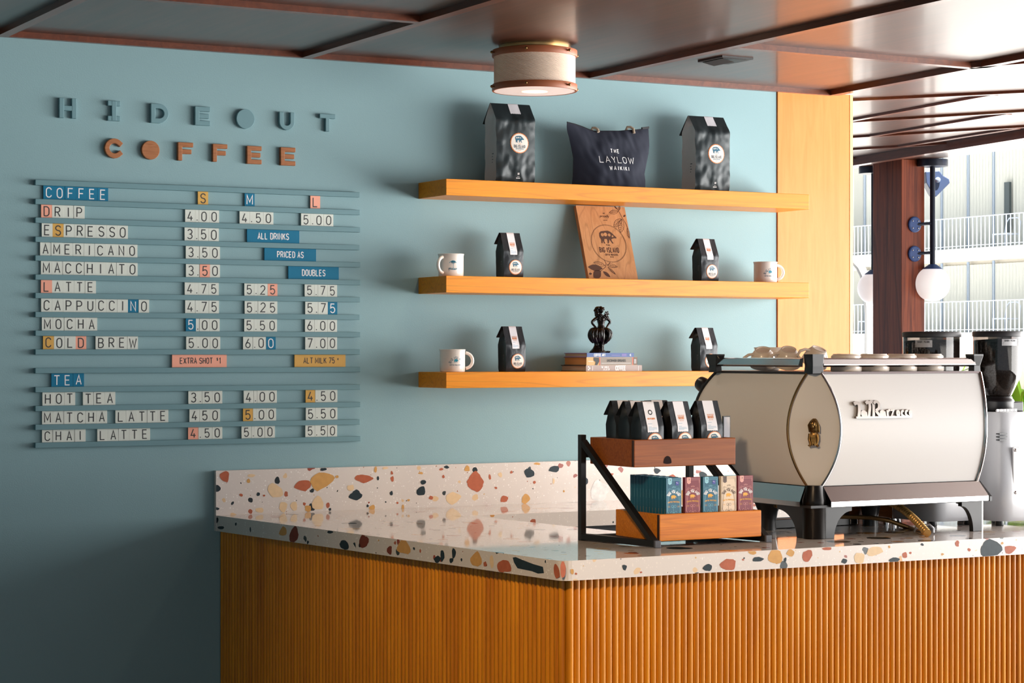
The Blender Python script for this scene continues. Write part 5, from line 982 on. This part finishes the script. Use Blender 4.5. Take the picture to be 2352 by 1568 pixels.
# ================================================================ grinders
SMOKE = mat('smoked hopper plastic', S(70, 62, 56), .06, 0, 0, .1, .85, 1.45)
BEAN = mat('coffee beans', S(74, 50, 36), .4, bump=(120, 1.0, .01), var=((150, 150, 150), .5))
LIDM = mat('charcoal lid', S(46, 44, 46), .5)
HOPS = []
def grinder(label, x, y, rx, ell, yaw, ztop_):
    g = thing('coffee_grinder', label, 'coffee grinder', (x, y, 1.0), 0, 'coffee grinders'); O = tuple(g.location)
    m = MB(); rings = []
    for z, hx, hy in ((1.016, .098, .125), (1.03, .102, .13), (1.12, .098, .125), (1.25, .088, .112), (1.36, .080, .10), (1.375, .076, .096)):
        rings.append([(x + hx * (abs(math.cos(a)) ** .45) * (1 if math.cos(a) >= 0 else -1), y + hy * (abs(math.sin(a)) ** .45) * (1 if math.sin(a) >= 0 else -1), z) for a in [2 * math.pi * i / 40 for i in range(40)]])
    m.loft(rings, 0, True, True, True); m.build('body', PEARLG, g, O, sharp=50)
    for sx in (-1, 1):
        for sy in (-1, 1):
            m = MB(); m.lathe([(.013, 1.0), (.014, 1.003), (.013, 1.018)], (x + sx * .075, y + sy * .095, 0), 16); m.build('rubber_foot', BLACKP, g, O)
    m = MB(); m.lathe([(.052, 1.374), (.056, 1.380), (.056, 1.412), (.050, 1.418), (.048, 1.425)], (x, y, 0), 32); m.box(x - .01, x + .075, y - .045, y + .045, 1.374, 1.408); m.build('collar', BLACKP, g, O, bevel=.004)
    m = MB()
    for i in range(14): m.box(x - .055 + .0065 * i, x - .0515 + .0065 * i, y - .0585, y - .052, 1.376, 1.384)
    m.build('adjusting_ring', CHROME, g, O)
    M = Matrix.Rotation(yaw, 3, 'Z'); h0 = 1.42
    m = MB(); m.lathe([(.040, h0), (.048, h0 + .012), (rx * .97, h0 + .075), (rx, h0 + .095), (rx * 1.01, ztop_ - .016)], (x, y, 0), 40, 0, True, M, False, False, ell); hop_ = m.build('hopper', SMOKE, g, O, sharp=50)
    m = MB(); m.lathe([(.036, h0), (.044, h0 + .012), (rx * .93, h0 + .075), (rx * .955, h0 + .095), (rx * .955, ztop_ - .036), (rx * .6, ztop_ - .028), (.001, ztop_ - .024)], (x, y, 0), 40, 0, True, M, True, False, ell); bb = m.build('beans', BEAN, hop_, O); bb['kind'] = 'stuff'
    m = MB(); m.lathe([(rx * 1.0, ztop_ - .018), (rx * 1.04, ztop_ - .016), (rx * 1.045, ztop_ - .003), (rx * 1.02, ztop_), (rx * .9, ztop_ + .001), (.001, ztop_ + .002)], (x, y, 0), 40, 0, True, M, True, False, ell); m.build('lid', LIDM, hop_, O, sharp=40)
    HOPS.append(hop_); return g
def danger(g, cxp, cyp, wd, rx, ell, x, y, ang):
    O = tuple(g.location); m = MB(); r = rx * 1.012 + .001
    def mp(u, v, d): a = ang + u / r; return (x + (r + d) * math.cos(a), y + (r * ell + d) * math.sin(a), v)
    z = UY(cxp, cyp, y - .06).z; hw = wd / 2; hh = wd * .19
    m.loft([[mp(-hw + wd * i / 8, zz_, 0) for i in range(9)] for zz_ in (z - hh, z + hh)], 0, False, closed=False)
    m.text('DANGER - PELIGRO', 0, z + hh * .28, hh * .42, mp, 1, .2, .7, .22, 'c', .0004)
    for k in range(3): m.strip([(-hw * .9 + (.1 * hw if k == 0 else 0), z - hh * (.08 + .3 * k)), (hw * .9 - (.1 * hw if k == 0 else 0), z - hh * (.08 + .3 * k))], hh * .055, mp, 1, None, False, .0004)
    m.build('warning_label', [mat('silver label', S(196, 196, 198), .4), BLACKI], HOPS[-1], O)
gx1 = UZ(2195, 1200, 1.0)
y1_ = -1.55; x1_ = UY(2158, 1000, y1_).x; zt1 = UY(2158, 762, y1_).z + .0
G1 = grinder('white coffee grinder with wide smoked hopper directly behind the espresso machine', x1_, y1_ + .04, .100, .86, 0, zt1)
danger(G1, 2121, 789, .062, .100, .86, x1_, y1_ + .04, math.radians(-142))
y2_ = -1.60; x2_ = UY(2291, 1000, y2_).x; zt2_ = UY(2291, 761, y2_).z
G2 = grinder('white coffee grinder with round smoked hopper at the right edge', x2_ + .0, y2_, .080, 1.0, 0, zt2_)
danger(G2, 2313, 786, .058, .080, 1.0, x2_, y2_, math.radians(-101))
O = tuple(G2.location)
m = MB(); yy = y2_ - .117
p = UY(2336, 1025, yy); m.box(p.x - .02, p.x + .06, yy - .006, yy, 1.10, 1.26, 0)
for dx, dz in ((-.014, 1.25), (-.014, 1.11)): m.sphere((p.x + dx, yy - .007, dz), .006, 10, 1)
m.build('front_plate', [mat('clear plate', S(222, 222, 224), .12, 0, .4), CHROME], G2, O, bevel=.001)
m = MB()
for k in range(3): m.box(x2_ - .083, x2_ - .05, yy + .012, yy + .03, 1.282 + .010 * k, 1.2855 + .010 * k)
m.build('vent_slots', BLACKP, G2, O)

# ================================================================ ceiling lamp
lc = CAM + ray(1228, 211) * (7.63 / F); LX, LY = lc.x, lc.y; LR = .1495
CL = thing('ceiling_lamp', 'drum ceiling lamp with woven cream shade and copper bands', 'ceiling lamp', (LX, LY, ZCEIL)); O = tuple(CL.location)
m = MB(); m.lathe([(.124, 2.6280), (.127, 2.6310), (.127, ZCEIL)], (LX, LY, 0), 64); m.build('mounting_plate', BRASS, CL, O, sharp=50)
m = MB(); N_ = 150; rows = 26; rings = []
for k in range(rows * 2 + 1):
    z = 2.5080 + (2.6200 - 2.5080) * k / (rows * 2); rings.append([(LX + (LR - .008 + .0022 * ((i + k) % 2)) * math.cos(2 * math.pi * i / N_), LY + (LR - .008 + .0022 * ((i + k) % 2)) * math.sin(2 * math.pi * i / N_), z) for i in range(N_)])
m.loft(rings, 0, False); m.build('woven_shade', mat('cream weave', S(232, 214, 198), .8, emit=S(255, 190, 140), estr=.03), CL, O)
for z0, z1 in ((2.6120, 2.6350), (2.4920, 2.5150)):
    m = MB(); m.lathe([(LR - .006, z0), (LR, z0), (LR + .001, z0 + .002), (LR + .001, z1 - .002), (LR, z1), (LR - .006, z1)], (LX, LY, 0), 64, cap0=False, cap1=False); band_ = m.build('copper_band', COPPER, CL, O, sharp=40)
    for k in range(6):
        a = math.radians(-130 + 60 * k); c = Vector((LX + (LR + .004) * math.cos(a), LY + (LR + .004) * math.sin(a), (z0 + z1) / 2)); m = MB(); m.tube([c - Vector((math.cos(a), math.sin(a), 0)) * .006, c + Vector((math.cos(a), math.sin(a), 0)) * .004], .003, 8); m.sphere(c + Vector((math.cos(a), math.sin(a), 0)) * .006, .0052, 10); m.build('stud', BRASS, band_, O)
m = MB(); m.lathe([(.001, 2.4910), (.04, 2.4910), (LR - .002, 2.4930), (LR - .004, 2.4950)], (LX, LY, 0), 48, cap1=False); dif_ = m.build('diffuser', mat('frosted diffuser', S(240, 226, 220), .6, emit=S(255, 220, 205), estr=.22), CL, O)
m = MB(); m.lathe([(.001, 2.4898), (.042, 2.4902), (.046, 2.4908)], (LX, LY, 0), 40, cap1=False); m.build('glowing_bulb', mat('lit bulb', S(255, 230, 180), .5, emit=S(255, 224, 150), estr=3.2), dif_, O)
light('bulb', 'SPOT', (LX, LY, 2.4780), (0, 0, 0), 16, (1.0, .84, .64), shadow_soft_size=.06, spot_size=math.radians(120), spot_blend=1.0)

# ================================================================ globe pendants, spotlight
DKB = mat('dark blue-black metal', S(18, 24, 44), .4, .3); BLU = mat('blue bracket plate', S(40, 66, 120), .45)
OPAL = mat('opal glass', S(246, 240, 240), .25, emit=S(255, 244, 240), estr=.6)
def globe(label, x, y, zc, r, plates):
    g = thing('globe_pendant', label, 'pendant lamp', (x, y, ZCEIL), 0, 'globe pendants outside'); O = tuple(g.location)
    m = MB(); m.lathe([(.085, 2.612), (.086, 2.614), (.086, ZCEIL)], (x, y, 0), 32); m.build('canopy', DKB, g, O, sharp=40)
    m = MB(); m.tube([(x, y, ZCEIL - .01), (x, y, zc + r)], .0145, 12); m.build('stem', DKB, g, O)
    m = MB(); m.lathe([(.001, zc + r + .012), (.02, zc + r + .012), (.055, zc + r * .86), (.05, zc + r * .83)], (x, y, 0), 32); m.build('cap', BLU, g, O)
    m = MB(); m.sphere((x, y, zc), r, 40); m.build('glass_globe', OPAL, g, O)
    for (px_, py_, pz) in plates:
        m = MB(); m.tube([(px_, py_, pz), (x, y, pz + .008)], .009, 8); arm_ = m.build('bracket_arm', DKB, g, O)
        s_ = -1 if py_ < 2.4 else 1
        m = MB(); m.lathe([(.044, 0), (.044, .01), (.038, .014)], (px_, py_, pz), 24, 0, True, Matrix.Rotation(math.radians(90 if s_ < 0 else -90), 3, 'X'))
        for k in range(4): a = math.pi / 4 + k * math.pi / 2; m.sphere((px_ + .028 * math.cos(a), py_ + s_ * .014, pz + .028 * math.sin(a)), .005, 8, 1)
        m.build('bracket_plate', [BLU, CHROME], arm_, O, sharp=40)
globe('white globe pendant in front of the dark pillar by the open terrace', 7.886, 2.273, 1.957, .0975, [(7.785, 2.311, 2.287), (7.785, 2.311, 2.124)])
globe('white globe pendant half hidden behind the dark pillar', 7.905, 2.82, 1.948, .094, [(7.82, 2.571, 2.29), (7.82, 2.571, 2.125)])
def p12(px, py, dp=12.0): d = ray(px, py); return CAM + d * (dp / F)
sp = thing('spotlight', 'blue-grey box spotlight fixed beside the top of the dark pillar', 'spotlight', tuple(p12(2150, 430, 12.35))); O = tuple(sp.location)
m = MB(); poly = [(2126, 394), (2157, 392), (2166, 403), (2180, 411), (2182, 420), (2150, 452), (2143, 447), (2128, 420)]
A_ = [p12(x, y, 12.3) for x, y in poly]; B_ = [p - FW * -.12 for p in A_]; k_ = len(poly)
m.add(A_ + B_, [list(range(k_))[::-1], list(range(k_, 2 * k_))] + [(i, (i + 1) % k_, k_ + (i + 1) % k_, k_ + i) for i in range(k_)]); m.build('housing', mat('blue grey housing', S(64, 80, 112), .45), sp, O, bevel=.004)
m = MB(); c = p12(2154, 413, 12.29); m.sphere(c, .016, 16, sc=(1, 1, 1)); m.build('knob', mat('pale knob', S(150, 165, 190), .4), sp, O)
m = MB(); m.box(7.862, 7.90, 2.48, 2.54, 2.36, 2.48); m.build('mount', mat('dark grey mount', S(38, 42, 54), .5), sp, O)

# ================================================================ the terrace and the hotel wing across the court
m = MB(); m.box(9.0, 80, -40, 110, -0.3, -0.1); struct(m.build('ground', mat('pale paving', S(226, 224, 218), .8, var=((.3, .3, .3), .06))))
FXX = 47.5
def fz(px, py): return UX(px, py, FXX)
HB = thing('hotel_wing', 'sunlit pale hotel wing with curtained balcony rooms across the court', 'building', (FXX + 3, 50, -0.1)); O = tuple(HB.location)
yA, yBn = fz(2335, 600).y, fz(1900, 600).y
CREAMW = mat('cream facade', S(214, 208, 196), .8); WHITEC = mat('white concrete', S(240, 238, 232), .8)
m = MB(); m.box(FXX + 1.4, FXX + 8, yA - 3, yBn + 12, -0.1, 16); m.build('facade_wall', CREAMW, HB, O)
m = MB(); m.box(FXX - .2, FXX + 1.4, yA - 40, yA - 1.2, -0.1, 16); m.build('end_wall', WHITEC, HB, O)
flz = []; z5 = fz(2135, 578).z; flh = 2.74
for k in range(-2, 3): flz.append(z5 + flh * k + (1.3 if k > 0 else 0))
GLASS = mat('shaded room glass', S(120, 135, 140), .1, 0, 0)
CURT = mat('pale curtain', S(220, 222, 218), .85); CURD = mat('curtain fold', S(200, 200, 184), .85)
RAILM = mat('white railing', S(196, 206, 222), .5); FRAME = mat('grey blue frame', S(140, 156, 178), .5)
bays = [fz(px, 600).y for px in (2335, 2296, 2218, 2160, 2100, 2040, 1985, 1925, 1900)]
for fi, z in enumerate(flz):
    if z < -.2: continue
    m = MB(); m.box(FXX - .5, FXX + 1.4, yA - 1.2, yBn + 12, z - .32, z); m.build('balcony_slab', WHITEC, HB, O)
    for (y0_, y1_2) in zip(bays, bays[1:]):
        lo, hi = min(y0_, y1_2), max(y0_, y1_2)
        m = MB(); N2 = max(8, int((hi - lo) / .16)); pts = []
        for i in range(N2 * 2 + 1): pts.append((FXX + 1.28 + (.11 if i % 2 else -.11), lo + .03 + (hi - lo - .06) * i / (N2 * 2)))
        m.loft([[(a, b, z + .02) for a, b in pts], [(a, b, z + (3.6 if abs(z - z5) < .1 else 2.3)) for a, b in pts]], 0, True, closed=False); m.build('curtain', CURT, HB, O, sharp=80)
        m = MB(); m.box(FXX + 1.18, FXX + 1.22, lo - .05, lo + .05, z, z + (3.7 if abs(z - z5) < .1 else 2.4)); m.build('window_frame', FRAME, HB, O)
    m = MB()
    y_ = yA - 1.0
    while y_ < yBn + 4: m.box(FXX - .45, FXX - .41, y_ - .006, y_ + .006, z, z + 1.02); y_ += .20
    m.box(FXX - .45, FXX - .41, yA - 1.2, yBn + 4, z + 1.0, z + 1.03); m.box(FXX - .44, FXX - .42, yA - 1.2, yBn + 4, z + .08, z + .1); m.build('balcony_railing', RAILM, HB, O)
    if fi in (2, 3):
        m = MB(); yg = fz(2258, 600).y
        m.box(FXX + 1.0, FXX + 1.1, yg - .12, yg + .12, z + (.55 if fi == 2 else 9), z + 2.2); m.build('curtain_gap', mat('dark gap', S(70, 80, 84), .6), HB, O)
# balcony chairs
ch_i = 0
for (px, py) in ((2290, 505), (2290, 716), (2095 - 115, 735)):
    q = fz(px, py); zf = max([z for z in flz if z < q.z + .3]); yq = q.y
    c = thing('balcony_chair', ('white wire chair on the upper hotel balcony', 'white wire chair on the lower hotel balcony at right', 'white wire chair on the lower hotel balcony left of the dark pillar')[ch_i], 'chair', (FXX + .4, yq, zf), 0, 'chairs on the hotel balconies'); O2 = tuple(c.location); ch_i += 1
    m = MB(); m.box(FXX + .1, FXX + .65, yq - .35, yq + .35, zf + .42, zf + .46); m.build('seat', RAILM, c, O2)
    for sx in (.12, .63):
        for sy in (-.33, .33):
            m = MB(); m.tube([(FXX + sx, yq + sy, zf), (FXX + sx, yq + sy, zf + .43)], .02, 8); m.build('leg', RAILM, c, O2)
    m = MB(); m.tube([(FXX + .63, yq - .35, zf + .42), (FXX + .7, yq - .33, zf + .85), (FXX + .7, yq - .2, zf + .98), (FXX + .7, yq + .2, zf + .98), (FXX + .7, yq + .33, zf + .85), (FXX + .63, yq + .35, zf + .42)], .022, 8); m.build('backrest', RAILM, c, O2)
# curved white pole outside the opening
pp = [p12(x, y, 14) for x, y in ((1940, 592), (1962, 598), (1975, 612), (1985, 632), (1992, 660), (1996, 720), (1997, 820))]
m = MB(); m.tube(pp + [Vector((pp[-1].x, pp[-1].y, -.1))], .03, 10); tag(m.build('curved_pole', WHITEC, origin=(pp[-1].x, pp[-1].y, -.1)), 'white curved pole bending down outside beside the honey wall panel', 'pole')
# leafy plant behind the right grinder
LEAFM = mat('bright strap leaf', S(150, 200, 66), .45, var=((6, 6, 6), .35)); pr = random.Random(11)
pc_ = p12(2380, 960, 9.6); PL = thing('potted_plant', 'bright green strap-leaved plant behind the right coffee grinder', 'plant', (pc_.x, pc_.y, 0)); O = (pc_.x, pc_.y, 0)
m = MB(); m.lathe([(.18, 0), (.2, .02), (.24, .55), (.25, .58), (.22, .58), (.2, .5), (.001, .5)], (pc_.x, pc_.y, 0), 32, cap1=False); m.build('pot', mat('terracotta pot', S(150, 92, 66), .7), PL, O)
m = MB()
for i in range(110):
    a = pr.uniform(0, 6.28); L = pr.uniform(.25, .55); up_ = pr.uniform(.9, 1.45); w = pr.uniform(.012, .024); d = Vector((math.cos(a), math.sin(a), 0)); n_ = Vector((-d.y, d.x, 0)); r0 = Vector((pc_.x, pc_.y, pr.uniform(.5, .72))); rows_ = []
    for k in range(8):
        t = k / 7; p = r0 + d * L * t * .8 + Vector((0, 0, up_ * (1.7 * t - 1.15 * t * t))); ww = w * math.sin(math.pi * (.12 + .88 * t)) if t < 1 else .0008; rows_.append([p - n_ * ww, p + Vector((0, 0, -ww * .4)), p + n_ * ww])
    m.loft(rows_, 0, True, closed=False)
lf = m.build('foliage', LEAFM, PL, O, sharp=80)
